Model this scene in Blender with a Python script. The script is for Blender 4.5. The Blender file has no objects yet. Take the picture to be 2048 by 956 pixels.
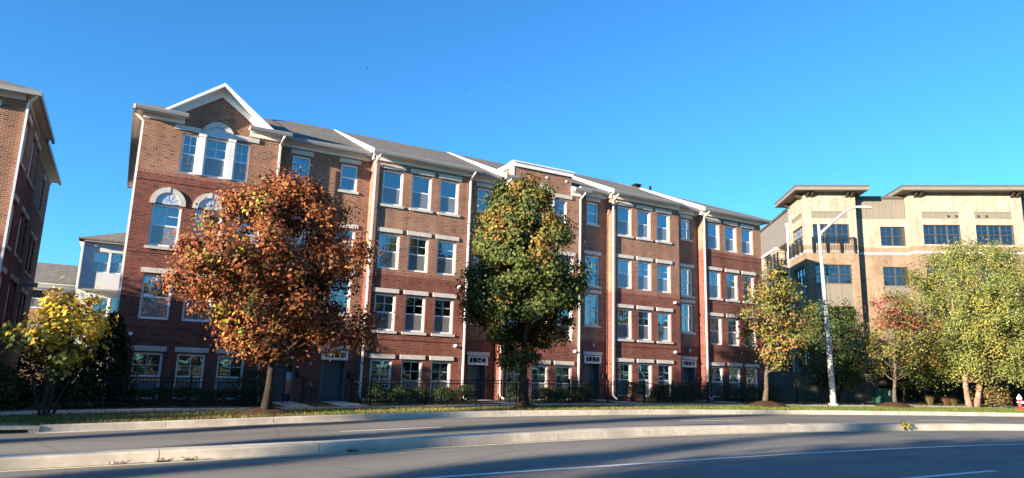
import bpy, bmesh, math, random
import numpy as np
from mathutils import Vector, Matrix
random.seed(7)
S = bpy.context.scene
COL = S.collection
R = math.radians

# ------------------------------------------------------------------ materials
def nmat(name):
    m = bpy.data.materials.new(name); m.use_nodes = True
    nt = m.node_tree; nt.nodes.clear()
    out = nt.nodes.new('ShaderNodeOutputMaterial')
    def N(t, **kw):
        n = nt.nodes.new('ShaderNode' + t)
        for k, v in kw.items():
            if k in n.inputs.keys() if isinstance(k, str) else False: n.inputs[k].default_value = v
            else: setattr(n, k, v)
        return n
    def L(a, b): nt.links.new(a, b)
    return m, nt, out, N, L

def sock(n, name): return n.inputs[name]

def ramp(N, L, fac, stops):
    r = N('ValToRGB'); e = r.color_ramp.elements
    while len(e) < len(stops): e.new(0.5)
    for i, (p, c) in enumerate(stops):
        e[i].position = p; e[i].color = (*c, 1)
    L(fac, r.inputs[0]); return r.outputs[0]

def mixc(N, L, fac, a, b, mode='MIX'):
    n = N('Mix', data_type='RGBA', blend_type=mode)
    for s, v in ((n.inputs[0], fac), (n.inputs[6], a), (n.inputs[7], b)):
        if hasattr(v, 'links') or isinstance(v, bpy.types.NodeSocket): L(v, s)
        elif isinstance(v, (tuple, list)): s.default_value = (*v, 1)
        else: s.default_value = v
    return n.outputs[2]

def noisy(name, c1, c2, scale=4, rough=.8, detail=6, bump=0, bscale=60, spec=.3, metal=0, c3=None, scale3=.6):
    m, nt, out, N, L = nmat(name)
    tc = N('TexCoord'); no = N('TexNoise'); no.inputs['Scale'].default_value = scale; no.inputs['Detail'].default_value = detail
    L(tc.outputs['Object'], no.inputs['Vector'])
    col = ramp(N, L, no.outputs[0], [(.32, c1), (.68, c2)])
    if c3:
        n3 = N('TexNoise'); n3.inputs['Scale'].default_value = scale3; n3.inputs['Detail'].default_value = 4
        L(tc.outputs['Object'], n3.inputs['Vector'])
        f = ramp(N, L, n3.outputs[0], [(.45, (0, 0, 0)), (.65, (1, 1, 1))])
        col = mixc(N, L, f, col, c3)
    p = N('BsdfPrincipled'); L(col, p.inputs['Base Color'])
    p.inputs['Roughness'].default_value = rough; p.inputs['Specular IOR Level'].default_value = spec; p.inputs['Metallic'].default_value = metal
    if bump:
        nb = N('TexNoise'); nb.inputs['Scale'].default_value = bscale; nb.inputs['Detail'].default_value = 4
        L(tc.outputs['Object'], nb.inputs['Vector'])
        b = N('Bump'); b.inputs['Strength'].default_value = bump; b.inputs['Distance'].default_value = .02
        L(nb.outputs[0], b.inputs['Height']); L(b.outputs[0], p.inputs['Normal'])
    L(p.outputs[0], out.inputs[0]); return m

def wall_uv(N, L):
    """object coordinates laid on a wall: (along, height) whichever way it faces"""
    tc = N('TexCoord'); sp = N('SeparateXYZ'); L(tc.outputs['Object'], sp.inputs[0])
    sn = N('SeparateXYZ'); L(tc.outputs['Normal'], sn.inputs[0])
    ab = N('Math', operation='ABSOLUTE'); L(sn.outputs[0], ab.inputs[0])
    gt = N('Math', operation='GREATER_THAN'); L(ab.outputs[0], gt.inputs[0]); gt.inputs[1].default_value = .6
    mx = N('Mix', data_type='FLOAT'); L(gt.outputs[0], mx.inputs[0]); L(sp.outputs[0], mx.inputs[2]); L(sp.outputs[1], mx.inputs[3])
    return tc, mx.outputs[0], sp.outputs[2]

def brick(name, c1, c2, dark, mortar, soldier=False, bump=.5):
    m, nt, out, N, L = nmat(name)
    tc, u, z = wall_uv(N, L)
    cb = N('CombineXYZ')
    L(z if soldier else u, cb.inputs[0]); L(u if soldier else z, cb.inputs[1])
    bt = N('TexBrick'); L(cb.outputs[0], bt.inputs['Vector'])
    bt.inputs['Scale'].default_value = 1; bt.inputs['Brick Width'].default_value = .215; bt.inputs['Row Height'].default_value = .078
    bt.inputs['Mortar Size'].default_value = .0105; bt.inputs['Mortar Smooth'].default_value = .2; bt.inputs['Bias'].default_value = -.1
    bt.inputs['Color1'].default_value = (*c1, 1); bt.inputs['Color2'].default_value = (*c2, 1); bt.inputs['Mortar'].default_value = (*mortar, 1)
    # a second brick layer of the same bond with white noise picks the burnt bricks
    fl = N('VectorMath', operation='DIVIDE'); L(cb.outputs[0], fl.inputs[0]); fl.inputs[1].default_value = (.215, .078, 1)
    fl2 = N('VectorMath', operation='FLOOR'); L(fl.outputs[0], fl2.inputs[0])
    wn = N('TexWhiteNoise', noise_dimensions='3D'); L(fl2.outputs[0], wn.inputs['Vector'])
    dk = N('Math', operation='GREATER_THAN'); L(wn.outputs[0], dk.inputs[0]); dk.inputs[1].default_value = .9
    mort = N('Math', operation='SUBTRACT'); mort.inputs[0].default_value = 1; L(bt.outputs['Fac'], mort.inputs[1])
    dm = N('Math', operation='MULTIPLY'); L(dk.outputs[0], dm.inputs[0]); L(mort.outputs[0], dm.inputs[1])
    col = mixc(N, L, dm.outputs[0], bt.outputs['Color'], dark)
    no = N('TexNoise'); no.inputs['Scale'].default_value = .9; no.inputs['Detail'].default_value = 7; L(tc.outputs['Object'], no.inputs['Vector'])
    st = ramp(N, L, no.outputs[0], [(.3, (.78, .76, .75)), (.7, (1.12, 1.1, 1.08))])
    col = mixc(N, L, 1.0, col, st, 'MULTIPLY')
    mp = N('Mapping'); mp.inputs['Scale'].default_value = (2.6, 2.6, .16); L(tc.outputs['Object'], mp.inputs[0])
    ns = N('TexNoise'); ns.inputs['Scale'].default_value = 1.; ns.inputs['Detail'].default_value = 5; L(mp.outputs[0], ns.inputs['Vector'])
    col = mixc(N, L, 1.0, col, ramp(N, L, ns.outputs[0], [(.32, (.82, .81, .8)), (.6, (1.05, 1.05, 1.05))]), 'MULTIPLY')
    p = N('BsdfPrincipled'); L(col, p.inputs['Base Color']); p.inputs['Roughness'].default_value = .9; p.inputs['Specular IOR Level'].default_value = .2
    b = N('Bump'); b.inputs['Strength'].default_value = bump; b.inputs['Distance'].default_value = .008; b.invert = True
    L(bt.outputs['Fac'], b.inputs['Height']); L(b.outputs[0], p.inputs['Normal'])
    L(p.outputs[0], out.inputs[0]); return m

def plain(name, c, rough=.5, spec=.4, metal=0, var=.06):
    lo = tuple(max(0, x * (1 - var)) for x in c); hi = tuple(min(1, x * (1 + var)) for x in c)
    return noisy(name, lo, hi, 2.5, rough, 5, 0, 60, spec, metal)

def glass_mat(name, ior, tint, rough=.015, bump=.02):
    m, nt, out, N, L = nmat(name)
    tc = N('TexCoord'); no = N('TexNoise'); no.inputs['Scale'].default_value = 1.1; no.inputs['Detail'].default_value = 1
    L(tc.outputs['Object'], no.inputs['Vector'])
    b = N('Bump'); b.inputs['Strength'].default_value = bump; b.inputs['Distance'].default_value = .15; L(no.outputs[0], b.inputs['Height'])
    fr = N('Fresnel'); fr.inputs['IOR'].default_value = ior
    tr = N('BsdfTransparent'); tr.inputs[0].default_value = (*tint, 1)
    gl = N('BsdfGlossy'); gl.inputs['Roughness'].default_value = rough; gl.inputs[0].default_value = (.93, .97, 1, 1); L(b.outputs[0], gl.inputs['Normal'])
    mx = N('MixShader'); L(fr.outputs[0], mx.inputs[0]); L(tr.outputs[0], mx.inputs[1]); L(gl.outputs[0], mx.inputs[2])
    L(mx.outputs[0], out.inputs[0]); return m

def screen_mat():
    m, nt, out, N, L = nmat('insect screen mesh')
    tc = N('TexCoord'); no = N('TexNoise'); no.inputs['Scale'].default_value = 30; no.inputs['Detail'].default_value = 3; L(tc.outputs['Object'], no.inputs['Vector'])
    f = ramp(N, L, no.outputs[0], [(.35, (.22, .22, .22)), (.65, (.48, .48, .48))])
    d = N('BsdfDiffuse'); d.inputs[0].default_value = (.42, .42, .42, 1)
    t = N('BsdfTransparent')
    mx = N('MixShader'); L(f, mx.inputs[0]); L(t.outputs[0], mx.inputs[1]); L(d.outputs[0], mx.inputs[2]); L(mx.outputs[0], out.inputs[0]); return m

def blind_mat():
    m, nt, out, N, L = nmat('window blind slats')
    tc = N('TexCoord'); sp = N('SeparateXYZ'); L(tc.outputs['Object'], sp.inputs[0])
    w = N('Math', operation='MULTIPLY'); L(sp.outputs[2], w.inputs[0]); w.inputs[1].default_value = 126
    s = N('Math', operation='SINE'); L(w.outputs[0], s.inputs[0])
    col = ramp(N, L, s.outputs[0], [(.0, (.5, .51, .51)), (.6, (.78, .79, .78))])
    p = N('BsdfPrincipled'); L(col, p.inputs['Base Color']); p.inputs['Roughness'].default_value = .7; L(p.outputs[0], out.inputs[0]); return m

def leaf_mat(name, trans=.4, rough=.68):
    m, nt, out, N, L = nmat(name)
    a = N('Attribute'); a.attribute_name = 'leaf_color'
    p = N('BsdfPrincipled'); L(a.outputs['Color'], p.inputs['Base Color']); p.inputs['Roughness'].default_value = rough; p.inputs['Specular IOR Level'].default_value = .16
    t = N('BsdfTranslucent'); L(a.outputs['Color'], t.inputs[0])
    mx = N('MixShader'); mx.inputs[0].default_value = trans; L(p.outputs[0], mx.inputs[1]); L(t.outputs[0], mx.inputs[2]); L(mx.outputs[0], out.inputs[0]); return m

def shingle_mat(name, c1, c2):
    m, nt, out, N, L = nmat(name)
    tc = N('TexCoord'); mp = N('Mapping'); mp.inputs['Scale'].default_value = (1, .9, 0.9); L(tc.outputs['Object'], mp.inputs[0])
    sp = N('SeparateXYZ'); L(mp.outputs[0], sp.inputs[0]); cb = N('CombineXYZ')
    L(sp.outputs[0], cb.inputs[0]); L(sp.outputs[2], cb.inputs[1])
    bt = N('TexBrick'); L(cb.outputs[0], bt.inputs[0]); bt.inputs['Scale'].default_value = 1; bt.inputs['Brick Width'].default_value = .3; bt.inputs['Row Height'].default_value = .06
    bt.inputs['Mortar Size'].default_value = .004; bt.inputs['Color1'].default_value = (*c1, 1); bt.inputs['Color2'].default_value = (*c2, 1); bt.inputs['Mortar'].default_value = (c1[0] * .5, c1[1] * .5, c1[2] * .5, 1)
    no = N('TexNoise'); no.inputs['Scale'].default_value = 7; no.inputs['Detail'].default_value = 8; L(tc.outputs['Object'], no.inputs['Vector'])
    st = ramp(N, L, no.outputs[0], [(.3, (.5, .5, .5)), (.7, (1.4, 1.38, 1.34))])
    col = mixc(N, L, 1., bt.outputs[0], st, 'MULTIPLY')
    p = N('BsdfPrincipled'); L(col, p.inputs['Base Color']); p.inputs['Roughness'].default_value = .95; L(p.outputs[0], out.inputs[0]); return m

def asphalt_mat():
    m, nt, out, N, L = nmat('worn asphalt')
    tc = N('TexCoord')
    n1 = N('TexNoise'); n1.inputs['Scale'].default_value = 45; n1.inputs['Detail'].default_value = 6; L(tc.outputs['Object'], n1.inputs['Vector'])
    mp = N('Mapping'); mp.inputs['Scale'].default_value = (.05, .9, 1); L(tc.outputs['Object'], mp.inputs[0])
    n2 = N('TexNoise'); n2.inputs['Scale'].default_value = 1.3; n2.inputs['Detail'].default_value = 5; L(mp.outputs[0], n2.inputs['Vector'])
    n3 = N('TexNoise'); n3.inputs['Scale'].default_value = .35; n3.inputs['Detail'].default_value = 6; L(tc.outputs['Object'], n3.inputs['Vector'])
    c = ramp(N, L, n1.outputs[0], [(.3, (.145, .136, .122)), (.7, (.205, .193, .174))])
    w = ramp(N, L, n2.outputs[0], [(.3, (.80, .80, .82)), (.7, (1.16, 1.15, 1.12))])
    w3 = ramp(N, L, n3.outputs[0], [(.3, (.86, .86, .87)), (.7, (1.1, 1.1, 1.08))])
    c = mixc(N, L, 1., c, w, 'MULTIPLY'); c = mixc(N, L, 1., c, w3, 'MULTIPLY')
    vo = N('TexVoronoi', feature='DISTANCE_TO_EDGE'); vo.inputs['Scale'].default_value = .22
    wv = N('Mix', data_type='VECTOR'); wv.inputs[0].default_value = .12; L(tc.outputs['Object'], wv.inputs[4]); L(n3.outputs['Color'], wv.inputs[5]); L(wv.outputs[1], vo.inputs['Vector'])
    ck = ramp(N, L, vo.outputs[0], [(.0, (.62, .62, .62)), (.006, (1, 1, 1))]); c = mixc(N, L, .8, c, ck, 'MULTIPLY')
    p = N('BsdfPrincipled'); L(c, p.inputs['Base Color']); p.inputs['Roughness'].default_value = .85; p.inputs['Specular IOR Level'].default_value = .25
    b = N('Bump'); b.inputs['Strength'].default_value = .25; b.inputs['Distance'].default_value = .004; L(n1.outputs[0], b.inputs['Height']); L(b.outputs[0], p.inputs['Normal'])
    L(p.outputs[0], out.inputs[0]); return m

def siding_mat(name, c, axis_z=True, pitch=.16):
    m, nt, out, N, L = nmat(name)
    tc, u, z = wall_uv(N, L)
    q = N('Math', operation='DIVIDE'); L(z if axis_z else u, q.inputs[0]); q.inputs[1].default_value = pitch
    fr = N('Math', operation='FRACT'); L(q.outputs[0], fr.inputs[0])
    p = N('BsdfPrincipled'); p.inputs['Base Color'].default_value = (*c, 1); p.inputs['Roughness'].default_value = .6
    no = N('TexNoise'); no.inputs['Scale'].default_value = 1.2; L(tc.outputs['Object'], no.inputs['Vector'])
    col = ramp(N, L, no.outputs[0], [(.3, tuple(x * .93 for x in c)), (.7, tuple(x * 1.05 for x in c))]); L(col, p.inputs['Base Color'])
    b = N('Bump'); b.inputs['Strength'].default_value = .9; b.inputs['Distance'].default_value = .02; L(fr.outputs[0], b.inputs['Height']); L(b.outputs[0], p.inputs['Normal'])
    L(p.outputs[0], out.inputs[0]); return m

M = dict(
    tan=brick('tan face brick', (.295, .122, .07), (.205, .086, .053), (.11, .055, .042), (.37, .275, .21)),
    red=brick('dark red face brick', (.21, .058, .042), (.14, .041, .032), (.075, .028, .026), (.215, .125, .10)),
    tsold=brick('soldier course brick', (.27, .085, .058), (.2, .055, .04), (.06, .03, .03), (.36, .25, .2), True),
    cream=brick('cream face brick', (.335, .285, .225), (.285, .235, .185), (.235, .19, .145), (.34, .30, .245)),
    ochre=brick('ochre face brick', (.205, .138, .09), (.165, .108, .07), (.125, .082, .056), (.33, .27, .205)),
    gut=plain('grey white aluminium gutter', (.29, .29, .29), .4),
    white=noisy('white painted trim', (.72, .705, .68), (.80, .785, .76), 1.6, .55, 8, 0, 60, .35, 0, (.66, .64, .61), .35),
    vinyl=plain('white vinyl window frame', (.82, .82, .82), .4),
    stone=noisy('pale cast stone', (.47, .44, .395), (.58, .545, .49), 3, .85, 7, .15, 50),
    fan=noisy('pale fanlight panel', (.40, .46, .52), (.50, .55, .60), 2, .15, 6, 0, 60, .8),
    roof=shingle_mat('asphalt shingles', (.155, .135, .112), (.09, .078, .066)),
    roofb=shingle_mat('weathered shingles', (.21, .18, .145), (.15, .13, .11)),
    glass=glass_mat('window glass', 3.4, (.72, .82, .86)),
    glassb=glass_mat('bronze window glass', 2.4, (.4, .47, .5)),
    screen=screen_mat(), blind=blind_mat(),
    curtain=noisy('pale curtain', (.45, .45, .43), (.6, .6, .57), 6, .8),
    door=plain('dark grey painted door', (.115, .118, .12), .45),
    black=plain('black metal', (.011, .011, .012), .5, .2),
    bronze=plain('dark bronze frame', (.06, .045, .035), .45),
    panel=siding_mat('taupe wall panel', (.145, .128, .105), False, .42),
    panelp=plain('taupe panel batten', (.165, .148, .122), .6),
    fascia=plain('taupe roof fascia', (.165, .142, .115), .55),
    fasciadk=plain('dark roof edge', (.075, .066, .062), .5),
    soffit=plain('taupe soffit', (.17, .15, .12), .7),
    asphalt=asphalt_mat(),
    concrete=noisy('concrete kerb', (.44, .385, .305), (.58, .51, .41), 5, .9, 9, .3, 90, .2, 0, (.37, .325, .265), .8),
    walk=noisy('concrete walk', (.42, .40, .36), (.54, .51, .46), 3, .9, 8, .2, 80),
    paint=noisy('white road paint', (.62, .61, .58), (.82, .8, .76), 9, .7, 8),
    ypaint=noisy('faded yellow road paint', (.62, .50, .26), (.75, .63, .38), 9, .7, 8),
    soil=noisy('grass and bare soil', (.075, .085, .03), (.14, .115, .055), 3, .95, 9, .6, 30, .1, 0, (.10, .075, .045), .5),
    mulch=noisy('shredded bark mulch', (.035, .021, .014), (.085, .05, .031), 14, .95, 9, .9, 40, .1),
    bark=noisy('grey brown bark', (.055, .043, .033), (.125, .10, .078), 9, .95, 8, .8, 25, .1),
    barkdk=noisy('dark bark', (.025, .02, .016), (.06, .048, .038), 9, .95, 8, .8, 25, .1),
    barkb=noisy('peeling birch bark', (.16, .10, .075), (.34, .24, .18), 5, .9, 8, .6, 12, .1, 0, (.12, .08, .06), 2.2),
    leaf=leaf_mat('autumn leaf', .16), leafdk=leaf_mat('evergreen leaf', .08, .45), blade=leaf_mat('grass blade', .3, .6),
    pole=noisy('galvanised light pole', (.30, .295, .28), (.39, .38, .36), 4, .5, 6, 0, 60, .5),
    lamp=plain('grey luminaire housing', (.45, .46, .47), .4),
    lens=plain('frosted lamp lens', (.7, .72, .74), .2),
    hyd=plain('red hydrant paint', (.52, .03, .03), .4), hydw=plain('silver white hydrant paint', (.72, .73, .74), .4),
    util=plain('green utility cabinet', (.012, .075, .045), .5),
    siding=siding_mat('white clapboard siding', (.80, .82, .83)),
    orange=plain('orange cloth', (.62, .2, .1), .8), pblue=plain('pale blue cloth', (.35, .42, .55), .8),
    blockwall=noisy('split stone block', (.09, .08, .068), (.16, .145, .125), 5, .95, 8, .5, 12),
)

# ------------------------------------------------------------------ mesh helpers
ORG = {}
def thing(name, label, cat, loc, group=None, rz=0):
    o = bpy.data.objects.new(name, None); COL.objects.link(o)
    o.location = loc; o.rotation_euler = (0, 0, rz); o.empty_display_size = .3
    o['label'] = label; o['category'] = cat
    if group: o['group'] = group
    ORG[o.name] = Vector(loc); return o
def tag(o, label, cat, group=None):
    o['label'] = label; o['category'] = cat
    if group: o['group'] = group
    return o
def structure(o): o['kind'] = 'structure'; return o

class MB:
    def __init__(s, T=None): s.v = []; s.f = []; s.m = []; s.T = T; s.sm = []
    def add(s, vs, fs, m=0, smooth=False):
        b = len(s.v)
        s.v += [s.T(*p) if s.T else tuple(p) for p in vs]
        for f in fs: s.f.append([b + i for i in f]); s.m.append(m); s.sm.append(smooth)
        return s
    def box(s, x0, x1, y0, y1, z0, z1, m=0):
        vs = [(x, y, z) for z in (z0, z1) for y in (y0, y1) for x in (x0, x1)]
        return s.add(vs, [(0, 2, 3, 1), (4, 5, 7, 6), (0, 1, 5, 4), (2, 6, 7, 3), (0, 4, 6, 2), (1, 3, 7, 5)], m)
    def quad(s, a, b, c, d, m=0): return s.add([a, b, c, d], [(0, 1, 2, 3)], m)
    def prism(s, pts, d, m=0):
        """pts: planar polygon (3d); d: extrusion vector"""
        n = len(pts); top = [tuple(p[i] + d[i] for i in range(3)) for p in pts]
        fs = [tuple(range(n))[::-1], tuple(range(n, 2 * n))] + [(i, (i + 1) % n, n + (i + 1) % n, n + i) for i in range(n)]
        return s.add(list(pts) + top, fs, m)
    def tube(s, path, rad, n=8, m=0, caps=True):
        P = [Vector(p) for p in path]; rad = rad if hasattr(rad, '__len__') else [rad] * len(P)
        up = Vector((.123, .987, .1)); vs = []; fs = []
        for i, p in enumerate(P):
            t = (P[min(i + 1, len(P) - 1)] - P[max(i - 1, 0)]).normalized()
            a = t.cross(up)
            if a.length < .05: a = t.cross(Vector((1, 0, 0)))
            a.normalize(); b = t.cross(a)
            for k in range(n):
                w = 2 * math.pi * k / n; vs.append(tuple(p + (a * math.cos(w) + b * math.sin(w)) * rad[i]))
        for i in range(len(P) - 1):
            for k in range(n): fs.append((i * n + k, i * n + (k + 1) % n, (i + 1) * n + (k + 1) % n, (i + 1) * n + k))
        if caps: fs += [tuple(range(n))[::-1], tuple(range((len(P) - 1) * n, len(P) * n))]
        return s.add(vs, fs, m, True)
    def bar(s, a, b, w, d=None, m=0):
        """square bar between two points"""
        d = d or w; A, B = Vector(a), Vector(b); t = (B - A).normalized()
        r = t.cross(Vector((0, 0, 1)))
        if r.length < .02: r = Vector((1, 0, 0))
        r.normalize(); u = r.cross(t)
        vs = [tuple(P + r * i * w / 2 + u * j * d / 2) for P in (A, B) for i, j in ((-1, -1), (1, -1), (1, 1), (-1, 1))]
        return s.add(vs, [(3, 2, 1, 0), (4, 5, 6, 7), (0, 1, 5, 4), (1, 2, 6, 5), (2, 3, 7, 6), (3, 0, 4, 7)], m)
    def lathe(s, prof, c=(0, 0, 0), n=16, m=0):
        vs = [(c[0] + r * math.cos(2 * math.pi * k / n), c[1] + r * math.sin(2 * math.pi * k / n), c[2] + z) for r, z in prof for k in range(n)]
        fs = [(i * n + k, i * n + (k + 1) % n, (i + 1) * n + (k + 1) % n, (i + 1) * n + k) for i in range(len(prof) - 1) for k in range(n)]
        fs += [tuple(range(n))[::-1], tuple(range((len(prof) - 1) * n, len(prof) * n))]
        return s.add(vs, fs, m, True)
    def build(s, name, mats, parent=None, kind=None, fix=True, local=False):
        """verts are world coordinates (or the parent's own when local) and become the parent's"""
        if not isinstance(mats, (list, tuple)): mats = [mats]
        o0 = Vector((0, 0, 0)) if local else (ORG.get(parent.name, Vector((0, 0, 0))) if parent else Vector((0, 0, 0)))
        me = bpy.data.meshes.new(name)
        me.from_pydata([(p[0] - o0[0], p[1] - o0[1], p[2] - o0[2]) for p in s.v], [], s.f)
        for mm in mats: me.materials.append(mm)
        me.polygons.foreach_set('material_index', s.m); me.polygons.foreach_set('use_smooth', s.sm)
        if fix:
            bm = bmesh.new(); bm.from_mesh(me); bmesh.ops.recalc_face_normals(bm, faces=bm.faces); bm.to_mesh(me); bm.free()
        me.update()
        o = bpy.data.objects.new(name, me); COL.objects.link(o)
        if parent: o.parent = parent
        ORG[o.name] = o0
        if kind: o['kind'] = kind
        return o

# ------------------------------------------------------------------ terrain and road
_zr = ([-400, -60, -20, -1.5, 4, 8, 14, 20, 400], [-2.2, -1.2, -.75, -.38, -.24, -.12, -.03, 0, 0])
_zf = ([-400, -60, -20, 0, 9, 17, 25, 36, 60, 400], [-1.6, -1., -.5, -.05, .02, .17, .2, .25, .45, .5])
KX = np.arange(-400, 401, 1.)
def _smooth(tab):
    y = np.interp(KX, *tab); k = np.ones(7) / 7
    return np.convolve(np.pad(y, 3, 'edge'), k, 'valid')
ZR, ZF = _smooth(_zr), _smooth(_zf)
def zr(x): return float(np.interp(x, KX, ZR))
def zf(x): return float(np.interp(x, KX, ZF))
def curve(pts):
    """smooth line Y(X) through points"""
    xs = np.array([p[0] for p in pts], float); ys = np.array([p[1] for p in pts], float)
    m = np.gradient(ys, xs)
    def f(x):
        if x <= xs[0]: return float(ys[0])
        if x >= xs[-1]: return float(ys[-1] + m[-1] * (x - xs[-1]))
        i = int(np.searchsorted(xs, x) - 1); h = xs[i + 1] - xs[i]; t = (x - xs[i]) / h
        return float((2 * t**3 - 3 * t**2 + 1) * ys[i] + (t**3 - 2 * t**2 + t) * h * m[i] + (-2 * t**3 + 3 * t**2) * ys[i + 1] + (t**3 - t**2) * h * m[i + 1])
    return f
kerbY = curve([(-90, -6), (-60, 10), (-32, 19.5), (-14, 22.4), (-1.5, 22.75), (4, 22.9), (8, 23.05), (16.5, 23), (25.8, 22.6), (34, 21.5), (44, 19.5), (60, 14.3), (90, -1)])
medY = curve([(-90, -14.5), (-60, 1.8), (-32, 11.7), (-14, 14.9), (0, 15.35), (4.5, 15.15), (7.7, 15.1), (13.9, 15.1), (21.4, 14.7), (29.8, 13.4), (40, 10.4), (55, 4.2), (80, -12)])
whiteY = curve([(-90, -19), (-60, -2.5), (-32, 7.6), (-14, 10.8), (4.5, 11.2), (8.9, 10.9), (14.6, 10.7), (22.9, 10.2), (35, 7.4), (60, -3), (80, -15)])
def dashY(x): return .5 * (kerbY(x) + medY(x)) + .45
def lawn(x, y):
    k = kerbY(x) + .2; t = min(1, max(0, (y - k) / 4.6)); t = t * t * (3 - 2 * t)
    return (zr(x) + .17) * (1 - t) + zf(x) * t
def xs_range(a, b):
    v = sorted(set([a, b] + [float(i) for i in range(math.ceil(a), math.floor(b) + 1)])); return v

# ground: one sheet to the horizon, sunk under the road
gx = [-3000, -1200, -600, -400, -300, -220, -160, -120] + list(range(-90, 91, 1)) + [100, 115, 130, 160, 220, 300, 500, 1000, 3000]
goff = [-3000, -1000, -300, -120, -60, -40, -30, -24, -20.2, -19.6, -19.3, -12, -4, .06, .12, .3, .7, 1.2, 1.8, 2.5, 3.3, 4.2, 5, 6, 8, 12, 20, 30, 45, 70, 120, 300, 1000, 3000]
g = MB(); idx = []
for i, x in enumerate(gx):
    kx = kerbY(max(-80, min(90, x)))
    for off in goff:
        y = kx + off
        if off > .1: z = lawn(max(-390, min(390, x)), y)
        elif off < -19.4: z = zr(x) + .12
        else: z = zr(x) - .12
        g.v.append((x, y, z))
no = len(goff)
for i in range(len(gx) - 1):
    for j in range(no - 1):
        g.f.append((i * no + j, (i + 1) * no + j, (i + 1) * no + j + 1, i * no + j + 1)); g.m.append(0); g.sm.append(True)
g.build('ground', M['soil'], kind='structure', fix=False)

def strip(f0, f1, zfun, x0, x1, name, mat, n=1):
    b = MB(); xs = xs_range(x0, x1)
    for a, c in zip(xs[:-1], xs[1:]):
        for k in range(n):
            t0, t1 = k / n, (k + 1) / n
            p = lambda x, t: (x, f0(x) * (1 - t) + f1(x) * t, 0)
            q = [p(a, t0), p(c, t0), p(c, t1), p(a, t1)]
            b.quad(*[(u[0], u[1], zfun(u[0], u[1])) for u in q])
    return b.build(name, mat, kind='structure', fix=False)
strip(lambda x: kerbY(x) - 19.45, lambda x: kerbY(x) + .05, lambda x, y: zr(x), -140, 88, 'road', M['asphalt'], 2)
strip(lambda x: kerbY(x) - .42, lambda x: kerbY(x) + .02, lambda x, y: zr(x) + .006, -1.55, 80, 'gutter_pan', M['concrete'])
strip(lambda x: kerbY(x) + 3.2, lambda x: kerbY(x) + 4.6, lambda x, y: lawn(x, y) + .012, -60, 75, 'sidewalk', M['walk'])
strip(lambda x: whiteY(x) - .06, lambda x: whiteY(x) + .06, lambda x, y: zr(x) + .006, 2, 70, 'white_lane_line', M['paint'])
strip(lambda x: medY(x) - .24, lambda x: medY(x) - .13, lambda x, y: zr(x) + .006, -60, 70, 'yellow_edge_line', M['ypaint'])
for k in range(-3, 5):
    x0 = 5.75 + 12.6 * k
    strip(lambda x: dashY(x) - .06, lambda x: dashY(x) + .06, lambda x, y: zr(x) + .006, x0, x0 + 3.1, 'lane_dash', M['paint'])
for x0 in (12.1, 24.3, -.2):
    strip(lambda x: whiteY(x) - 3.3 - .06, lambda x: whiteY(x) - 3.3 + .06, lambda x, y: zr(x) + .006, x0, x0 + 3.1, 'lane_dash', M['paint'])

def kerb_run(fun, w, x0, x1, h, name, seg=3.05, slope=.03):
    b = MB(); x = x0; rnd = random.Random(3)
    while x < x1:
        e = min(x + seg - .014, x1); xs = xs_range(x, e); dz = rnd.uniform(-.004, .004)
        prof = [(0, -.1), (slope, h - .03), (slope + .03, h), (w - .03, h), (w - .0, h - .03), (w, -.1)]
        vs = []; fs = []
        for a in xs:
            for p in prof: vs.append((a, fun(a) + p[0], zr(a) + p[1] + dz))
        n = len(prof)
        for i in range(len(xs) - 1):
            for j in range(n - 1): fs.append((i * n + j, (i + 1) * n + j, (i + 1) * n + j + 1, i * n + j + 1))
        fs += [tuple(range(n)), tuple(range((len(xs) - 1) * n, len(xs) * n))[::-1]]
        b.add(vs, fs); x += seg
    return b.build(name, M['concrete'], kind='structure')
kerb_run(kerbY, .18, -1.5, 80, .19, 'kerb')
kerb_run(kerbY, .18, -60, -4.4, .19, 'kerb')
kerb_run(medY, .62, -60, 75, .2, 'median', 3.05, .06)
# kerb inlet: slab over a dark throat
b = MB()
zz = zr(-3)
b.box(-4.4, -1.5, 22.72, 23.9, zz + .11, zz + .2); b.box(-4.4, -4.2, 22.74, 23.9, zz - .3, zz + .11); b.box(-1.75, -1.5, 22.74, 23.9, zz - .3, zz + .11); b.box(-4.2, -1.75, 23.6, 23.9, zz - .3, zz + .11)
tag(b.build('storm_drain_inlet', M['concrete']), 'concrete kerb inlet with a long dark slot at the end of the kerb', 'drain inlet')
# walkways from the sidewalk to the doors, path by the street lamp
for a, c in ((5.95, 7.0), (8.2, 9.3), (15.6, 16.6), (22.8, 23.9), (30.1, 31.2)):
    b = MB()
    b.quad((a, 27.5, lawn(a, 27.5) + .02), (c, 27.5, lawn(c, 27.5) + .02), (c, 31.5, lawn(c, 31.5) + .02), (a, 31.5, lawn(a, 31.5) + .02)); b.build('path', M['walk'], kind='structure')
b = MB()
for i in range(8):
    p = lambda t: (40.3 + 6.5 * t, 24.2 + 9.5 * t)
    a, c = p(i / 8), p((i + 1) / 8)
    b.quad((a[0], a[1], lawn(*a) + .02), (a[0] + 1.6, a[1] - .6, lawn(a[0] + 1.6, a[1] - .6) + .02), (c[0] + 1.6, c[1] - .6, lawn(c[0] + 1.6, c[1] - .6) + .02), (c[0], c[1], lawn(*c) + .02))
b.build('path', M['walk'], kind='structure')

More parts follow.
